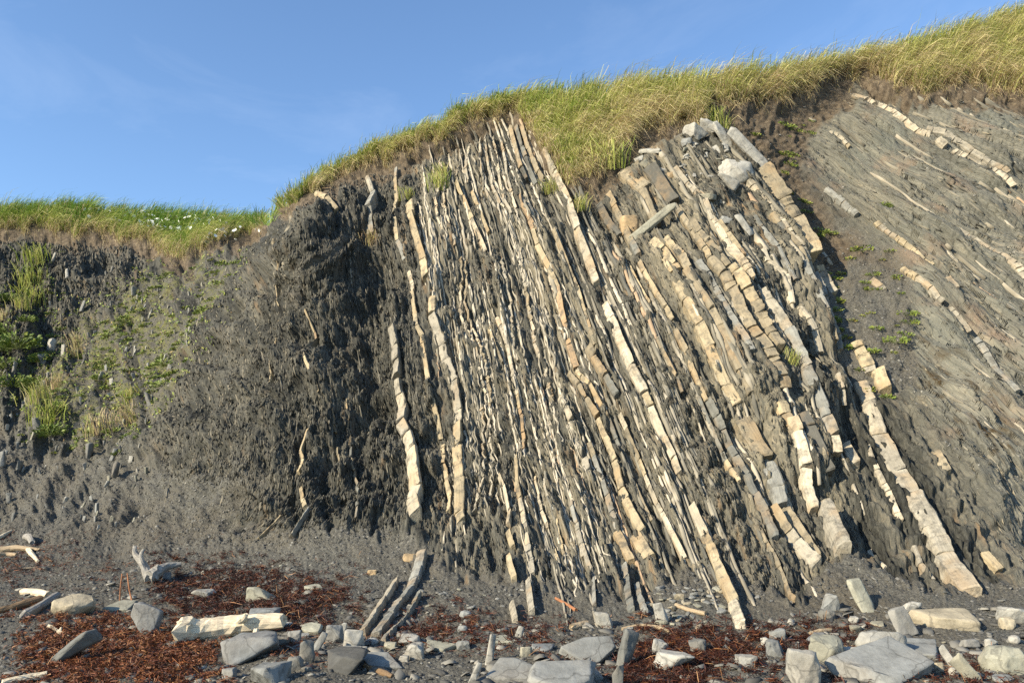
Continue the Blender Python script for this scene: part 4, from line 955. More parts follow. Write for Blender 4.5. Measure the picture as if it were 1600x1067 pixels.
for (u, v, s, k, lb) in [(50, 440, 1.5, 1, "long yellow-green grass hanging down the dark shale at left"), (42, 470, 1.5, 1, "lower part of the hanging grass at left, a second tuft"), (58, 415, 1.3, 1, "topmost tuft of the hanging grass at left"), (36, 490, 1.1, 0, "lowest tuft of the hanging grass at left"),
                         (118, 535, 1.3, 2, "pale silvery grass tuft on the left scree"), (110, 550, 1.0, 2, "smaller pale tuft just below the silvery one"), (90, 610, 1.2, 2, "straw tuft low on the left scree"), (68, 640, 1.3, 0, "green-brown tuft on the left scree near the bushes"), (160, 680, 1.3, 2, "dry tan tuft in the middle of the left scree"),
                         (203, 650, 1.4, 2, "tall dry tuft beside the shale buttress on the left scree"), (205, 625, 1.0, 0, "greenish tuft above the tall dry one"), (75, 665, 1.3, 1, "broad green tuft low on the left scree"), (580, 378, .9, 2, "straw tuft sprouting under the grey knuckle in the dark shale"),
                         (8, 500, .9, 2, "pale tuft at the left frame edge"), (1220, 590, .55, 0, "little yellow tuft between the loaf beds and the pale jointed bed"), (695, 285, .9, 0, "yellow-green tuft between the pillar bed and the beaded veins"), (688, 300, .8, 1, "lower tuft left of the beaded veins"),
                         (640, 315, .7, 0, "small tuft beside the top blocks of the pillar bed"), (1115, 190, .9, 1, "tall green tuft in the dark nook under the turf"), (1135, 195, .8, 0, "yellow tuft beside the dark nook under the turf"), (955, 262, 1.2, 1, "bright green tuft at the tip of the hanging turf"), (905, 330, .8, 0, "tuft right of the upper end of the master bed"), (860, 300, .8, 0, "tuft left of the upper end of the master bed")]:
    plant("grass_tuft", TUFTS[k], u, v, s, lb, "grass tuft", "grass tufts growing on the rock")
# small weeds that nothing tells apart
def weeds(n, M, seed, box, label, group, smin=.4, smax=1.0, me=(0, 1, 2)):
    for (u, v) in in_mask(M, n, seed, .5, box):
        plant("leafy_weed", LEAFY[rnd.choice(me)], u, v, rnd.uniform(smin, smax), label, "weed", group)
weeds(120, M_TALUS, 81, ((150, 390), (400, 640)), "small yellow-green weed on the upper left scree", "weeds on the left scree", .5, 1.3)
weeds(40, M_TALUS, 82, ((0, 560), (240, 720)), "small green weed low on the left scree", "weeds low on the left scree", .4, .9)
weeds(70, M_SOILGULLY, 83, ((1180, 180), (1430, 620)), "small yellow-green weed in the brown gully right of the stack", "weeds in the gully", .35, 1.0)
weeds(22, np.clip(M_DARKTOP, 0, 1), 84, ((0, 390), (230, 620)), "weed rooted in the dark shale at far left", "weeds on the far left shale", .5, 1.2)

# creeping ground cover on the left-hand slope: too small to pick apart
def ground_cover(n, M, seed, box):
    r = np.random.default_rng(seed); p = np.array(in_mask(M, n, seed, .25, box)); ok = noise(p[:, 0] / 16, p[:, 1] / 12, 181) + .5 * noise(p[:, 0] / 6, p[:, 1] / 5, 182) > .12; p = p[ok]; n = len(p)
    c = at(p[:, 0], p[:, 1]); nn = nrm(p[:, 0], p[:, 1]); c = c + nn * r.uniform(.0, .07, n)[:, None]
    d = r.normal(0, 1, (n, 3)); d /= np.linalg.norm(d, axis=1, keepdims=True); w = np.cross(d, nn + r.normal(0, .3, (n, 3))); w /= np.linalg.norm(w, axis=1, keepdims=True); L = r.uniform(.02, .055, n)[:, None]
    V = np.stack([c - d * L, c - w * L * .45, c + d * L, c + w * L * .45], 1).reshape(-1, 3)
    me = new_mesh("ground_cover", V, tris=np.arange(n * 4).reshape(n, 4), mat=MLEAF); tint_attr(me, np.repeat(np.clip(r.normal(.62, .22, n), 0, 1), 4), np.repeat(r.uniform(0, .9, n), 4))
    link("ground_cover", me, kind="stuff", label="creeping yellow-green ground cover on the left-hand slope")
ground_cover(14000, M_OLIVE, 191, ((-60, 385), (420, 720)))
# white flowers in the left-hand turf
def flower_mesh():
    V, F = [], []
    for i in range(7):
        a = i / 7 * 6.283; c = np.array([math.cos(a), math.sin(a), .15]) * .05; k = len(V)
        V += [(0, 0, 0), (c[0] - c[1] * .4, c[1] + c[0] * .4, .012), (c[0] * 1.25, c[1] * 1.25, .004), (c[0] + c[1] * .4, c[1] - c[0] * .4, .012)]; F += [(k, k + 1, k + 2), (k, k + 2, k + 3)]
    me = new_mesh("flower", np.array(V), tris=np.array(F), mat=MFLOWER); tint_attr(me, np.full(len(V), .5), np.full(len(V), .7)); return me
FL = flower_mesh()
for i in range(110):
    t = rnd.random(); u = 190 + 160 * t + rnd.gauss(0, 14) if rnd.random() < .8 else rnd.uniform(130, 410); v = crest(u) + 2 + 26 * rnd.random() ** 1.4 + 10 * t
    p = at(u, v); s = rnd.uniform(.7, 1.3)
    o = link("wildflower", FL, loc=(p[0] + .1, p[1] - .25, p[2] + rnd.uniform(.22, .42)), label="white wildflower head in the green turf at left", cat="flower", group="white wildflowers in the left-hand turf")
    o.rotation_euler = (rnd.uniform(.5, 1.3), rnd.uniform(-.4, .4), rnd.uniform(0, 6)); o.scale = (s, s, s)

# ------------------------------------------------------------------ loose rocks
import bmesh
_ICO = {}
def ico(sub):
    if sub not in _ICO:
        bm = bmesh.new(); bmesh.ops.create_icosphere(bm, subdivisions=sub, radius=1.0)
        _ICO[sub] = (np.array([v.co[:] for v in bm.verts]), np.array([[v.index for v in f.verts] for f in bm.faces])); bm.free()
    return _ICO[sub]

def rock_mesh(name, seed, dims, kind='b', sub=2, rough=.03, mat=None):
    """a broken stone: the hull of a few corners, its faces split and roughened"""
    r = np.random.default_rng(seed)
    if kind == 'f':                                             # slab: an irregular polygon with two faces
        k = r.integers(6, 9); a = np.sort(r.uniform(0, 6.283, k) * .25 + np.arange(k) * 6.283 / k * .9); rad = r.uniform(.78, 1.08, k)
        sq = 1 / np.maximum(np.abs(np.cos(a)), np.abs(np.sin(a))) ** .75
        ring = np.stack([np.cos(a) * rad * sq, np.sin(a) * rad * sq], 1)
        top = np.c_[ring * r.uniform(.82, .99, (k, 1)), r.uniform(.72, 1.0, k)]; bot = np.c_[ring * r.uniform(.9, 1.02, (k, 1)), -r.uniform(.6, 1.0, k)]
        mid = np.c_[ring[::2] * 1.03, r.uniform(-.2, .4, len(ring[::2]))]; pts = np.concatenate([top, bot, mid])
    elif kind == 'r': pts = r.normal(0, 1, (46, 3)); pts /= np.linalg.norm(pts, axis=1, keepdims=True); pts = np.sign(pts) * np.abs(pts) ** .8
    else:
        d = r.normal(0, 1, (15, 3)); d /= np.linalg.norm(d, axis=1, keepdims=True)
        pts = np.sign(d) * np.abs(d) ** .55 * r.uniform(.72, 1.0, (15, 1)); pts[:4, 2] = np.abs(pts[:4, 2]) * .3 + .62; pts[4:7, 2] = -.9
    bm = bmesh.new()
    for p in pts: bm.verts.new(p)
    hull = bmesh.ops.convex_hull(bm, input=bm.verts[:])
    bmesh.ops.delete(bm, geom=[v for v in bm.verts if not v.link_faces], context='VERTS')
    bmesh.ops.dissolve_limit(bm, angle_limit=.12, verts=bm.verts[:], edges=bm.edges[:])
    bmesh.ops.bevel(bm, geom=bm.edges[:], offset=.05 if kind != 'r' else .12, segments=1, affect='EDGES', clamp_overlap=True)
    bmesh.ops.triangulate(bm, faces=bm.faces[:])
    for _ in range(sub): 
        long_ = [e for e in bm.edges if e.calc_length() > .28]
        if long_: bmesh.ops.subdivide_edges(bm, edges=long_, cuts=1); bmesh.ops.triangulate(bm, faces=bm.faces[:])
    V = np.array([v.co[:] for v in bm.verts]); F = np.array([[v.index for v in f.verts] for f in bm.faces]) if not bm.verts.index_update() else None
    nn = np.array([v.normal[:] for v in bm.verts]); bm.free()
    V = V / np.maximum(np.abs(V).max(0), 1e-6)
    nz = fbm(V[:, 0] * 2.3 + seed, V[:, 1] * 2.3 + V[:, 2] * 1.7, seed, 3, .6)
    q = V * (np.array(dims) / 2); q = q + nn * (rough * nz * min(dims) * 1.2)[:, None]
    return new_mesh(name, q, tris=F, mat=mat or MBOULDER)

RC = {'G': (.225, .226, .205), 'B': (.19, .20, .195), 'W': (.36, .345, .295), 'T': (.36, .31, .215), 'g': (.16, .16, .142), 'E': (.28, .27, .205), 'D': (.09, .088, .078), 'O': (.40, .29, .16)}
def stone(name, u, vb, w, h, kind, tone, label, cat=None, group=None, roll=0.0, yaw=None, tilt=None, depth=None, seed=None, sub=None, lift=0.0):
    """vb is where its foot meets the ground; w, h its seen size; b boulder, f flat slab, u upright blade"""
    p = at(u, vb); m = px(p); W, H = w * m, h * m; seed = seed or (zlib.crc32(label.encode()) + int(u * 7 + vb)) % 99991
    rr = random.Random(seed); yw = yaw if yaw is not None else rr.uniform(-.35, .35)
    if kind == 'b': dims = (W, (depth or .8) * W, H * 1.12); tl = 0 if tilt is None else tilt
    elif kind == 'r': dims = (W, (depth or .8) * W, H * 1.1); tl = 0 if tilt is None else tilt
    elif kind == 'f':
        tl = .22 if tilt is None else tilt; D = (depth or .75) * W; th = max(.14 * W, H - D * math.sin(tl + .15)); th = min(th, .8 * H)
        dims = (W, D, th)
    else: dims = (W, (depth or .45) * W, H * 1.1); tl = 0 if tilt is None else tilt
    me = rock_mesh(name, seed, dims, 'b' if kind == 'u' else kind, sub=sub or (4 if w > 40 else 3 if w > 14 else 1))
    c = RC[tone]; v = rr.uniform(.88, 1.14)
    o = link(name, me, label=label, cat=cat or ("boulder" if kind in 'br' else "stone slab" if kind == 'f' else "rock"), group=group, color=[x * v for x in c])
    o.rotation_euler = (tl, roll, yw)
    R = o.rotation_euler.to_matrix()
    co = np.empty(len(me.vertices) * 3, np.float32); me.vertices.foreach_get("co", co); co = co.reshape(-1, 3) @ np.array(R).T
    lowz = co[:, 2].min(); o.location = (p[0], p[1] + dims[1] * .25, p[2] - lowz - (.2 if kind != 'u' else .12) * (co[:, 2].max() - lowz) + lift * m)
    return o

ROCKS = [
 # left beach
 ("boulder", 107, 963, 52, 27, 'r', 'T', "smooth rounded tan boulder with a shadow on the left beach"),
 ("rock", 224, 989, 42, 34, 'u', 'B', "dark triangular slab standing on edge in the left seaweed", .35),
 ("stone_slab", 187, 951, 50, 18, 'f', 'E', "flat tan slab between the rounded boulder and the seaweed"),
 ("rock", 103, 1034, 74, 18, 'u', 'g', "long narrow grey rib lying in the orange seaweed", -.50),
 ("stone", 248, 988, 9, 8, 'b', 'T', "little tan pebble right of the standing triangular slab"),
 ("rock", 313, 936, 32, 12, 'b', 'W', "pale lump in the dark seaweed left of the tan block"),
 ("stone", 260, 905, 12, 10, 'b', 'B', "grey stone at the foot of the grey driftwood root"),
 ("rock", 137, 1000, 16, 14, 'b', 'g', "dark stone behind the narrow grey rib"),
 ("rock", 357, 1060, 20, 16, 'b', 'G', "pale grey stone near the bottom edge below the big driftwood log"),
 ("boulder", 388, 1030, 84, 37, 'b', 'B', "big blue-grey boulder leaning against the driftwood log"),
 ("boulder", 408, 976, 46, 19, 'b', 'B', "grey boulder half hidden behind the driftwood log"),
 ("rock", 411, 940, 46, 21, 'b', 'E', "tan block in the dark seaweed above the driftwood log"),
 ("stone_slab", 356, 983, 40, 15, 'f', 'E', "greenish slab behind the left part of the driftwood log"),
 ("stone_slab", 490, 925, 30, 17, 'f', 'E', "greenish slab at the edge of the scree above the dark seaweed"),
 ("stone_slab", 486, 991, 34, 24, 'f', 'E', "cracked olive slab right of the driftwood log", 0, None, .5),
 ("stone_slab", 446, 986, 22, 13, 'f', 'G', "small slab at the right end of the driftwood log"),
 ("rock", 440, 1010, 22, 14, 'b', 'g', "grey block below the right end of the driftwood log"),
 ("rock", 458, 1006, 20, 18, 'b', 'G', "pale grey block right of the driftwood log's end"),
 ("stone_slab", 474, 998, 18, 10, 'f', 'G', "thin grey slab under the cracked olive slab"),
 ("rock", 522, 1005, 26, 26, 'b', 'G', "angular grey block at the foot of the upended beds"),
 ("rock", 538, 988, 9, 17, 'u', 'W', "small white stone standing left of the upended beds"),
 ("rock", 499, 1022, 12, 30, 'u', 'G', "grey blade leaning left of the angular grey block", .5),
 ("rock", 551, 1013, 30, 28, 'b', 'W', "pale notched block right of the angular grey block"),
 ("stone", 568, 1016, 10, 7, 'b', 'W', "small white stone between the notched block and the curved ridge"),
 ("stone", 581, 1003, 20, 10, 'r', 'G', "rounded grey stone at the lower end of the curved ridge"),
 ("boulder", 424, 1073, 64, 28, 'b', 'G', "grey boulder cut by the bottom edge left of centre"),
 ("rock", 457, 1052, 28, 19, 'b', 'g', "dark grey rock right of the bottom-edge boulder"),
 ("rock", 480, 1042, 24, 30, 'u', 'g', "upright grey rock in front of the upended beds"),
 ("boulder", 530, 1050, 84, 27, 'b', 'D', "low dark shaly mound in the foreground left of centre"),
 ("stone_slab", 594, 1040, 66, 24, 'f', 'G', "broad grey slab in front of the curved ridge"),
 ("stone_slab", 542, 1024, 46, 10, 'f', 'G', "flat grey slab behind the dark shaly mound"),
 ("rock", 640, 1006, 36, 14, 'b', 'G', "oblong grey stone right of the curved ridge"),
 ("boulder", 648, 1027, 34, 23, 'b', 'W', "knobbly whitish boulder right of the broad grey slab"),
 ("stone", 630, 1032, 15, 9, 'b', 'W', "white stone at the foot of the knobbly boulder"),
 ("stone", 610, 1012, 22, 10, 'b', 'E', "tan-grey stone behind the broad grey slab"),
 ("stone", 640, 873, 25, 11, 'b', 'O', "orange-tan stone at the top of the scree apron"),
 ("stone", 582, 891, 15, 8, 'b', 'O', "smaller orange-tan stone on the scree apron"),
 ("stone_slab", 688, 1010, 50, 8, 'f', 'E', "thin olive slab in the seaweed patch in the centre-left"),
 # centre
 ("boulder", 926, 1031, 94, 54, 'f', 'G', "biggest flat-topped grey boulder in the centre foreground", 0, .1, .62, .62),
 ("rock", 943, 979, 29, 25, 'b', 'W', "squarish white-grey block behind the biggest boulder"),
 ("boulder", 812, 1068, 96, 46, 'f', 'G', "pale grey slab-like boulder at the bottom edge left of centre", .12, -.2, .45, .6),
 ("stone_slab", 885, 1080, 112, 34, 'f', 'G', "wide flat grey slab cut by the bottom edge in the centre", 0, .1, .3),
 ("rock", 922, 1062, 38, 15, 'b', 'G', "grey block on the right end of the wide bottom slab"),
 ("rock", 768, 1034, 13, 45, 'u', 'W', "white shard standing upright in the centre-left foreground", .22),
 ("rock", 742, 1072, 10, 34, 'u', 'W', "pale shard leaning at the bottom edge below the upright one", .45),
 ("rock", 822, 1026, 21, 16, 'b', 'E', "tan-grey stone right of the white upright shard"),
 ("stone_slab", 850, 1019, 37, 14, 'f', 'B', "bluish flat slab left of the biggest boulder"),
 ("rock", 984, 1042, 30, 52, 'u', 'g', "dark laminated rock standing right of the biggest boulder", .12, .3, 0, 1.2),
 ("rock", 968, 1074, 20, 36, 'u', 'g', "lower dark laminated rock at the bottom edge in the centre", .15),
 ("rock", 1031, 1016, 29, 19, 'b', 'W', "white lump right of the dark laminated rock", .3),
 ("rock", 1054, 1046, 64, 25, 'b', 'W', "long pale stone lying in the dark seaweed right of centre", .06),
 ("stone", 723, 1011, 21, 14, 'b', 'G', "small grey stone in the centre-left seaweed"),
 ("stone", 727, 962, 18, 11, 'r', 'G', "small rounded stone at the scree edge in the centre-left"),
 ("stone", 722, 987, 15, 10, 'r', 'G', "small stone in the seaweed above the grey one"),
 ("stone_slab", 790, 1004, 40, 8, 'f', 'E', "thin slab in the seaweed behind the upright white shard"),
 ("rock", 812, 995, 11, 16, 'u', 'W', "little pale block at the seaweed edge in the centre", .3),
 # right
 ("rock", 1217, 1002, 26, 17, 'b', 'G', "grey stone atop another in the right-hand seaweed"),
 ("rock", 1215, 1027, 28, 24, 'b', 'G', "grey stone under the topmost one in the right-hand seaweed"),
 ("rock", 1197, 1008, 12, 12, 'b', 'W', "small white stone left of the two stacked grey stones"),
 ("rock", 1168, 1040, 27, 16, 'b', 'W', "whitish stone in the seaweed right of the long pale stone"),
 ("rock", 1090, 1018, 26, 19, 'b', 'g', "triangular grey stone above the long pale stone"),
 ("rock", 1033, 975, 19, 28, 'u', 'W', "white upright lump by the peeled branch", -.2),
 ("boulder", 1260, 1074, 46, 56, 'b', 'W', "tall white-grey boulder at the bottom edge right of centre", .1),
 ("boulder", 1299, 1036, 50, 32, 'b', 'E', "olive-tan pyramid-shaped boulder right of the tall white one"),
 ("stone_slab", 1292, 1004, 54, 22, 'f', 'B', "flat blue-grey slab behind the pyramid-shaped boulder"),
 ("stone_slab", 1391, 1068, 146, 54, 'f', 'G', "largest flat grey slab at the lower right", 0, .05, .3, .8),
 ("stone_slab", 1446, 1024, 70, 29, 'f', 'G', "flat grey slab behind the largest one", 0, .1, .25, .8),
 ("boulder", 1386, 1030, 60, 36, 'b', 'W', "white boulder lying on the largest flat slab"),
 ("boulder", 1496, 983, 102, 40, 'f', 'T', "big tan-edged block with grey top on the right beach", .05, -.25, .25, .5),
 ("rock", 1413, 992, 30, 36, 'u', 'G', "grey-white slab leaning above the flat slabs on the right", -.25, None, -.3),
 ("rock", 1348, 949, 25, 46, 'u', 'E', "tan slab standing on the scree at right", -.12, None, -.4),
 ("rock", 1302, 951, 29, 25, 'b', 'G', "grey block on the scree left of the standing tan slab"),
 ("stone", 1294, 965, 22, 14, 'r', 'g', "dark rounded stone below the grey block on the right scree"),
 ("stone", 1424, 958, 28, 14, 'b', 'W', "pale stone left of the big tan-edged block"),
 ("rock", 1590, 977, 34, 22, 'b', 'W', "white stone cut by the right frame edge"),
 ("stone", 1577, 982, 19, 15, 'r', 'T', "tan stone left of the white right-edge stone"),
 ("boulder", 1580, 1052, 54, 38, 'r', 'E', "rounded greenish-tan boulder near the lower right corner"),
 ("rock", 1333, 1030, 24, 15, 'b', 'W', "white stone between the pyramid boulder and the largest slab"),
 ("rock", 1516, 1012, 27, 12, 'b', 'G', "angular grey stone right of the slabs on the right beach"),
 ("stone", 1551, 1013, 16, 13, 'b', 'W', "white angular stone on the right beach"),
 ("stone", 1587, 1008, 14, 10, 'r', 'W', "small pale stone above the rounded greenish boulder"),
 ("rock", 1482, 1040, 11, 28, 'u', 'W', "white shard leaning beside the largest slab", -.55),
 ("rock", 1511, 1066, 18, 36, 'u', 'E', "tan shard leaning at the bottom right", -.75),
 ("stone_slab", 1535, 1058, 28, 11, 'f', 'E', "small olive slab near the bottom right"),
 ("stone_slab", 1573, 1064, 30, 9, 'f', 'G', "thin slab below the rounded greenish boulder"),
 ("stone", 1336, 973, 15, 8, 'b', 'W', "small pale stone on the right scree"),
 ("stone_slab", 1375, 976, 21, 9, 'f', 'E', "small flat olive stone on the right scree"),
 ("stone", 1337, 985, 19, 9, 'b', 'E', "little block at the seaweed edge on the right"),
 ("rock", 1470, 1050, 14, 14, 'b', 'T', "tan pebble right of the largest slab"),
 ("stone", 1492, 1058, 12, 12, 'r', 'W', "whitish pebble beside the leaning tan shard"),
 # fallen slabs at the top of the stack
 ("stone_slab", 1024, 256, 45, 22, 'f', 'W', "broad pale slab perched at the top left of the stack", 0, -.2, .5),
 ("stone_slab", 1037, 281, 36, 18, 'f', 'W', "pale slab below the broad one at the top of the stack", 0, .2, .5),
 ("stone", 1000, 266, 17, 10, 'b', 'W', "small slab left of the two perched slabs"),
 ("rock", 1011, 284, 14, 22, 'u', 'E', "tan oblong between the orange stub and the perched slabs", -.6),
 ("stone", 1049, 292, 13, 12, 'b', 'O', "small orange block at the head of the beaded vein"),
 ("rock", 1085, 241, 36, 18, 'b', 'W', "cream block under the turf edge, left of the boulder", .45),
 ("rock", 1107, 230, 40, 17, 'b', 'W', "cream oblong block right under the turf edge", .5),
 ("rock", 1126, 250, 16, 46, 'u', 'W', "pale slab lying down-slope beside the long leaning slab", -.65),
 ("rock", 1160, 272, 18, 74, 'u', 'W', "long leaning pale slab at the upper right of the stack", -.72),
 ("rock", 1122, 256, 28, 20, 'b', 'W', "squarish pale block just above the top boulder"),
 ("boulder", 1144, 292, 64, 42, 'r', 'W', "big rough boulder perched on top of the stack"),
 ("rock", 1135, 306, 40, 15, 'b', 'W', "oblong slab under the perched boulder", .55),
 ("rock", 1121, 328, 19, 17, 'b', 'W', "small cream block below the perched boulder"),
 ("stone_slab", 1104, 331, 25, 17, 'f', 'E', "olive slab beside the beaded vein"),
 ("rock", 1158, 376, 11, 36, 'u', 'W', "white narrow slab lying on the dark shale of the stack", -.6),
 ("rock", 986, 363, 32, 28, 'b', 'O', "tan cube-like block at the left of the stack"),
 ("rock", 1023, 378, 15, 80, 'u', 'E', "slab leaning across the top beds of the stack", .92),
 ("stone", 1131, 363, 22, 13, 'b', 'G', "grey block among the fallen slabs"),
 ("stone", 1100, 262, 14, 10, 'b', 'W', "small cream stone above the olive slab"),
 ("stone", 1072, 252, 16, 12, 'b', 'G', "small grey stone left of the perched boulder"),
 ("stone", 1190, 290, 20, 24, 'b', 'T', "tan block under the lower end of the long leaning slab"),
 ("stone", 317, 383, 24, 9, 'r', 'E', "rounded stone in the turf edge at left"),
 ("stone", 77, 541, 11, 20, 'r', 'W', "white oval stone on the dark shale at far left"),
]
for R_ in ROCKS:
    nm, u, vb, w, h, kd, tn, lb = R_[:8]; ex = list(R_[8:]) + [None] * 4
    stone(nm, u, vb, w, h, kd, tn, lb, roll=ex[0] or 0.0, yaw=ex[1], tilt=ex[2], depth=ex[3])

# rubble nobody could tell apart: copies of a few stones
def scatter(n, M, seed, box, wmin, wmax, tones, label, group, kinds='fb', name="stone"):
    protos = [rock_mesh(name, seed * 13 + k, (1, .8, .26 if k % 3 else .5), 'f' if k % 3 else 'b', sub=1) for k in range(6)]
    r = random.Random(seed)
    for (u, v) in in_mask(M, n, seed, .5, box):
        p = at(u, v); s = r.uniform(wmin, wmin + (wmax - wmin) * r.random()) * px(p); c = RC[r.choice(tones)]; k = r.uniform(.8, 1.2)
        o = link(name, protos[r.randrange(6)], loc=(p[0], p[1], p[2] + s * .12), label=label, cat="stone", group=group, color=[x * k for x in c])
        n_ = Vector(nrm(u, v)); o.rotation_euler = ((n_ * .7 + Vector((r.uniform(-.3, .3), r.uniform(-.3, .3), .4))).normalized().to_track_quat('Z', 'Y') @ Matrix.Rotation(r.uniform(0, 6.28), 3, 'Z').to_quaternion()).to_euler()
        o.scale = (s, s * r.uniform(.6, 1), s * r.uniform(.6, 1.3))
ONE = np.ones_like(GU)
chips('beach_pebble', in_mask(M_BEACH, 1500, 56, .6, ((-40, 880), (1640, 1075))), 'countless small stones strewn over the beach', MCHIP, (2.5, 9), 66, (.3, 1.0), beach_ob, 1.1)
scatter(80, ONE, 301, ((1010, 920), (1130, 985)), 8, 22, "gGETG", "flat slab in the rubble heap at the foot of the master bed", "rubble below the master bed", name="rubble_slab")
scatter(50, ONE, 302, ((470, 905), (760, 1062)), 5, 15, "gGGGE", "small broken stone on the beach left of centre", "small stones left of centre")
scatter(50, ONE, 303, ((760, 975), (1180, 1066)), 5, 15, "gGGGE", "small broken stone on the beach in the centre", "small stones in the centre")
scatter(55, ONE, 304, ((1180, 930), (1620, 1066)), 5, 15, "gGGGE", "small broken stone on the right beach", "small stones on the right")
scatter(16, ONE, 305, ((0, 870), (470, 1066)), 5, 12, "gGgE", "small dark stone on the left beach", "small stones on the left")
scatter(26, ONE, 306, ((1060, 245), (1130, 300)), 6, 14, "WWEG", "small cream fragment among the slabs on top of the stack", "fragments on top of the stack")
scatter(26, M_TALUS, 307, ((680, 850), (900, 960)), 6, 13, "WGG", "small pale fragment in the scree at the cliff foot", "fragments at the cliff foot")

# pale stones standing in the left-hand scree
up_proto = [rock_mesh("scree_stone", 700 + k, (.42, .3, 1.0), 'b', sub=1) for k in range(5)]
def scree_stone(u, v, h, label, group, tone, r):
    p = at(u, v); s = h * px(p); c = RC[tone]; k = r.uniform(.8, 1.15)
    o = link("scree_stone", up_proto[r.randrange(5)], loc=(p[0], p[1] - s * .1, p[2] + s * .25), label=label, cat="stone", group=group, color=[x * k for x in c])
    o.rotation_euler = (r.uniform(-.3, .2), r.uniform(-.35, .45), r.uniform(0, 6)); o.scale = (s * r.uniform(.8, 1.5), s, s)
rr0 = random.Random(5)
for (u, v) in in_mask(M_TALUS, 90, 311, .5, ((0, 560), (240, 830))): scree_stone(u, v, rr0.uniform(4, 12), "thin pale stone standing in the left scree", "pale stones in the left scree", rr0.choice("WWGEG"), rr0)
for (u, v) in in_mask(M_TALUS, 45, 312, .5, ((200, 420), (400, 620))): scree_stone(u, v, rr0.uniform(5, 10), "small pale stone in the upper left scree", "pale stones in the upper left scree", rr0.choice("WGE"), rr0)
for (u, v) in in_mask(M_DARKTOP, 14, 313, .5, ((20, 400), (220, 620))): scree_stone(u, v, rr0.uniform(8, 18), "oval pale stone embedded in the far left shale", "pale stones in the far left shale", rr0.choice("WGG"), rr0)
for (u, v, h, lb) in [(183, 745, 26, "tall blade stone beside the shale buttress on the left scree"), (180, 722, 22, "dark-backed blade stone above the tall one"), (142, 716, 24, "slim leaning stone in the middle of the left scree"), (62, 680, 20, "lone upright stone below the bushes"),
                      (8, 740, 22, "leaning slab at the left edge of the scree"), (32, 738, 18, "dark blocky stone near the left edge of the scree"), (20, 806, 16, "rounded dark stone low on the left scree"), (14, 778, 15, "dark wedge at the left edge low on the scree"), (152, 800, 18, "flat shard low on the left scree"), (232, 632, 26, "dark block on the brow of the left scree")]:
    scree_stone(u, v, h, lb, "larger stones in the left scree", rr0.choice("Gg"), rr0)

# ------------------------------------------------------------------ driftwood
def tube(path, radii, seed, k=10, sub=4, bump=.12, jag=.3):
    r = np.random.default_rng(seed); P0 = np.array(path, float); n = (len(P0) - 1) * sub + 1
    t = np.linspace(0, len(P0) - 1, n); Q = np.stack([np.interp(t, np.arange(len(P0)), P0[:, i]) for i in range(3)], 1); R0 = np.interp(t, np.arange(len(P0)), radii)
    for _ in range(2): Q[1:-1] = (Q[:-2] + 2 * Q[1:-1] + Q[2:]) / 4
    T = np.gradient(Q, axis=0); T /= np.linalg.norm(T, axis=1, keepdims=True); up = np.array([0, 0, 1.]); V, F = [], []
    for i in range(n):
        s = np.cross(T[i], up); 
        if np.linalg.norm(s) < .15: s = np.cross(T[i], [1, 0, 0])
        s /= np.linalg.norm(s); b = np.cross(s, T[i])
        for j in range(k):
            a = 6.2832 * j / k; rad = R0[i] * (1 + bump * noise(np.array(j * .9 + seed), np.array(i * .35), seed) * 1.6 + bump * .4 * r.normal())
            V.append(Q[i] + (s * math.cos(a) + b * math.sin(a)) * rad + (T[i] * R0[i] * jag * r.normal() if i in (0, n - 1) else 0))
    for i in range(n - 1):
        for j in range(k): F.append((i * k + j, i * k + (j + 1) % k, (i + 1) * k + (j + 1) % k, (i + 1) * k + j))
    F.append(tuple(reversed(range(k)))); F.append(tuple((n - 1) * k + j for j in range(k)))
    return V, F
WC = {'C': (.70, .59, .41), 'G': (.30, .28, .24), 'T': (.42, .32, .20), 'R': (.36, .16, .075), 'B': (.22, .145, .08)}
def wpath(pts, lift=0.0):
    out = []
    for q in pts:
        p = at(q[0], q[1]); out.append(np.array([p[0], p[1] - (q[3] if len(q) > 3 else 0), p[2] + (q[2] if len(q) > 2 else 0) * px(p) + lift]))
    return out
def drift(name, pts, rad, tone, label, seed=1, parts=(), cat="driftwood"):
    W3 = wpath(pts); m = px(W3[0]); rs = [x * m for x in (rad if isinstance(rad, (list, tuple)) else [rad] * len(pts))]
    o0 = W3[0].copy(); V, F = tube([w + np.array([0, 0, r_ * .7]) - o0 for w, r_ in zip(W3, rs)], rs, seed)
    ob = link(name, new_mesh(name, V, F, mat=MW), loc=o0, label=label, cat=cat, color=WC[tone])
    for (pn, pp, pr) in parts:
        W4 = wpath(pp); V, F = tube([w - o0 for w in W4], [x * m for x in pr], seed + 9 + len(pp)); link(pn, new_mesh(pn, V, F, mat=MW), ob, color=WC[tone])
    return ob
drift("driftwood_log", [(280, 1004), (310, 1001), (350, 998, 3), (390, 994, 5), (438, 991, 6)], [19, 16, 13, 13, 10], 'C', "big bleached driftwood log lying on the left beach", 3,
      parts=[("branch_stub", [(372, 1000, 22), (380, 1000, 27), (382, 1000, 32)], [6, 5, 3]), ("branch_stub", [(404, 998, 8, .08), (408, 1000, 4, .2)], [4, 3]), ("broken_end", [(292, 1006, 16), (284, 1006, 24), (276, 1007, 27)], [8, 6, 3])])
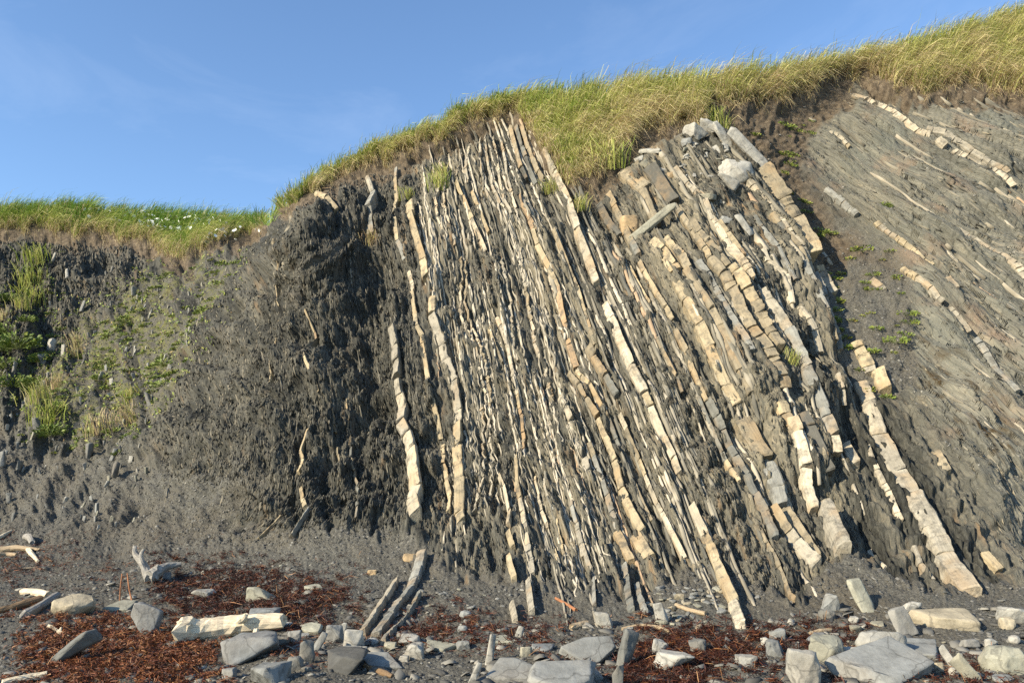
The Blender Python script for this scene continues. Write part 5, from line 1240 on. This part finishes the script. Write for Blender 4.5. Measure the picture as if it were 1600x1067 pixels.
drift("driftwood_root", [(234, 912, 2), (244, 910, 8), (256, 906, 14), (280, 903, 18)], [9, 8, 6, 3], 'G', "grey forked driftwood root sticking up on the left beach", 5,
      parts=[("branch", [(234, 912, 4), (222, 910, 22), (207, 909, 36), (206, 908, 47)], [7, 5, 4, 3]), ("branch", [(232, 912, 4), (220, 911, 24), (216, 910, 34), (221, 909, 41)], [5, 4, 3, 2]), ("branch", [(240, 912, 6), (241, 911, 16), (245, 910, 23)], [6, 4, 2])])
drift("driftwood_stick", [(33, 927), (52, 930), (74, 935)], [4, 4.5, 4.5], 'C', "white driftwood stick above the grey log at left", 6)
drift("driftwood_log", [(38, 968), (60, 955), (88, 938)], [6, 6, 5], 'G', "grey driftwood log beside the rounded tan boulder", 7)
drift("driftwood_log", [(-6, 955), (25, 950), (64, 942)], [4, 5, 5], 'B', "brown driftwood log running off the left edge", 8)
drift("driftwood_stick", [(76, 984), (92, 992), (108, 996)], [3, 2.6, 2], 'C', "forked white twig on the orange seaweed", 9, parts=[("twig_fork", [(92, 992, 2), (95, 990, 6)], [2, 1.4])])
drift("driftwood_plank", [(4, 1066), (40, 1061), (72, 1057)], [4, 5, 5], 'C', "cream plank at the bottom left corner", 10)
drift("driftwood_plank", [(-5, 864), (25, 861), (62, 860)], [4, 4, 2], 'T', "long tan plank in the wrack at the left edge", 11)
drift("driftwood_stick", [(-4, 845), (8, 839), (19, 833)], [2.5, 2.5, 1.5], 'C', "pale stick pointing up the scree at the left edge", 12)
drift("driftwood_stick", [(-4, 870), (12, 868), (26, 869)], [3, 3, 2], 'T', "short tan stick under the long plank at left", 13)
drift("driftwood_stick", [(44, 862), (50, 868), (59, 877)], [3, 3, 2], 'C', "short pale chunk right of the long plank at left", 14)
drift("driftwood_stick", [(40, 843), (46, 845), (50, 850)], [4, 4, 3], 'G', "greyish chunk of wood above the long plank", 15)
drift("driftwood_stick", [(10, 892), (35, 888), (58, 886)], [1.5, 1.5, 1], 'T', "thin tan stick in the wrack at left", 16)
drift("reed_stalk", [(187, 941), (186, 940, 18), (187, 939, 36)], [1, 1, .8], 'R', "left of two thin reed stalks standing in the seaweed", 17, cat="stalk")
drift("reed_stalk", [(208, 944), (200, 942, 18), (195, 940, 38)], [1.2, 1, .8], 'R', "right of two thin reed stalks standing in the seaweed", 18, cat="stalk")
drift("driftwood_plank", [(570, 1044), (592, 1050), (613, 1057)], [4, 4.5, 3], 'B', "brown plank on the beach below the broad grey slab", 19)
drift("driftwood_branch", [(972, 982), (1000, 981), (1030, 983), (1046, 988)], [2.5, 2.5, 3, 2], 'T', "peeled branch lying right of the square white-grey block", 20)
drift("driftwood_stick", [(868, 936), (884, 944), (900, 952)], [2, 2.6, 2.6], 'R', "reddish stick on the scree in the centre", 21)
drift("driftwood_branch", [(1306, 1012), (1330, 1011), (1358, 1011)], [2.5, 2.5, 2], 'T', "tan branch beside the white boulder at right", 22)
drift("driftwood_branch", [(1474, 1050), (1488, 1046), (1502, 1040)], [2.5, 3, 3], 'R', "reddish-brown branch at the right end of the largest slab", 23)
drift("driftwood_plank", [(1056, 948), (1078, 955), (1102, 963)], [3, 3, 3], 'T', "tan plank in the rubble heap", 24)
drift("driftwood_stick", [(1052, 1004), (1060, 1009), (1072, 1014)], [1.5, 1.5, 1], 'T', "small tan stick in the seaweed by the triangular stone", 25)
drift("driftwood_plank", [(892, 984), (905, 981), (918, 979)], [5, 5, 4], 'T', "tan stub of wood behind the biggest boulder", 26)
drift("driftwood_plank", [(1266, 987), (1282, 985), (1298, 983)], [2.5, 3, 2.5], 'T', "tan plank above the flat blue-grey slab", 27)
drift("driftwood_stick", [(345, 905), (365, 900), (378, 896)], [1.2, 1.4, 1], 'T', "thin tan twig in the dark seaweed", 28)
drift("driftwood_stick", [(350, 918), (358, 915), (364, 922)], [1.2, 1.2, 1], 'T', "bent orange twig in the dark seaweed", 29)
drift("driftwood_stick", [(1125, 1012), (1150, 1013), (1200, 1015)], [1.2, 1.2, 1], 'R', "thin reddish stick across the right-hand seaweed", 30)

# ------------------------------------------------------------------ seaweed wrack
WRACK = [("0 850 110 853 130 866 110 880 60 898 0 912", .5, .45), ("228 905 330 885 420 888 440 905 560 912 562 932 505 958 470 985 430 985 380 962 300 965 250 940", 1, .2), ("90 965 160 962 270 988 352 1015 330 1042 280 1072 120 1072 40 1048 25 1015", .9, .62),
         ("0 930 40 945 60 965 0 968", .5, .7), ("640 965 735 953 748 985 690 1002 620 1004", .9, .3), ("740 984 870 978 884 1000 800 1012 740 1008", .8, .3), ("1000 985 1180 992 1345 985 1345 1010 1250 1014 1180 1030 1130 1042 1090 1072 980 1072 962 1040", 1, .2),
         ("1300 1022 1345 1040 1330 1068 1290 1068", .8, .3), ("1470 1052 1600 1046 1620 1072 1440 1072", .7, .3), ("860 1018 960 1030 965 1048 880 1044", .7, .25), ("440 1005 500 1015 470 1040 430 1030", .7, .5), ("130 900 240 885 300 880 240 905 150 918", .5, .4),
         ("530 1000 640 990 650 1012 600 1010 540 1018", .4, .3), ("250 868 330 848 335 856 270 878", .35, .4), ("1340 1030 1400 1040 1470 1065 1460 1072 1340 1072", .3, .3)]
def wrack():
    r = np.random.default_rng(55); V, F, T1, T2 = [], [], [], []; allp = []
    for s, dens, tone in WRACK:
        M = pm(s, 20); c = np.array(s.split(), float).reshape(-1, 2); box = (c.min(0) - 22, c.max(0) + 16); area = np.prod(c.max(0) - c.min(0))
        n = int(area * 2.3 * dens); u = r.uniform(box[0][0], box[1][0], n); v = r.uniform(box[0][1], box[1][1], n)
        ok = samp(M, u, v) + .8 * noise(u / 26, v / 8, 66) + .5 * noise(u / 8, v / 3, 68) + r.normal(0, .25, n) > .66; allp.append(np.c_[u[ok], v[ok], np.full(ok.sum(), tone)])
    p = np.concatenate(allp); n = len(p); c = at(p[:, 0], p[:, 1]); cl = noise(p[:, 0] / 18, p[:, 1] / 8, 67)
    c[:, 2] += np.abs(r.normal(0, 1, n)) * .018 + .035 * np.clip(cl, 0, 1)
    L = r.uniform(.010, .040, n)[:, None]; d = r.normal(0, 1, (n, 3)); d[:, 2] *= .45; d /= np.linalg.norm(d, axis=1, keepdims=True)
    w = np.cross(d, r.normal(0, 1, (n, 3))); w /= np.linalg.norm(w, axis=1, keepdims=True); w *= r.uniform(.0010, .0034, n)[:, None]
    tw = r.random(n) < .025; L[tw] *= 3; w[tw] *= .7; e = np.cross(d, w); e /= np.linalg.norm(e, axis=1, keepdims=True) + 1e-9
    e = e * L * r.normal(0, .35, n)[:, None]
    a, b, g = c - d * L, c + e, c + d * L
    V = np.stack([a - w, a + w, b - w * 1.3, b + w * 1.3, g - w * .5, g + w * .5], 1).reshape(-1, 3)
    F = (np.arange(n)[:, None, None] * 6 + np.array([(0, 1, 3, 2), (2, 3, 5, 4)])[None]).reshape(-1, 4)
    me = new_mesh("seaweed", V, tris=F, mat=MWEED); t = np.clip(p[:, 2] + .25 * cl + r.normal(0, .2, n), 0, .92); t[tw] = r.uniform(.8, 1, tw.sum())
    tint_attr(me, np.repeat(t, 6), np.repeat(r.uniform(0, 1, n), 6))
    link("seaweed", me, kind="stuff", label="dried red-brown seaweed wrack strewn over the beach"); return n
print("wrack", wrack())
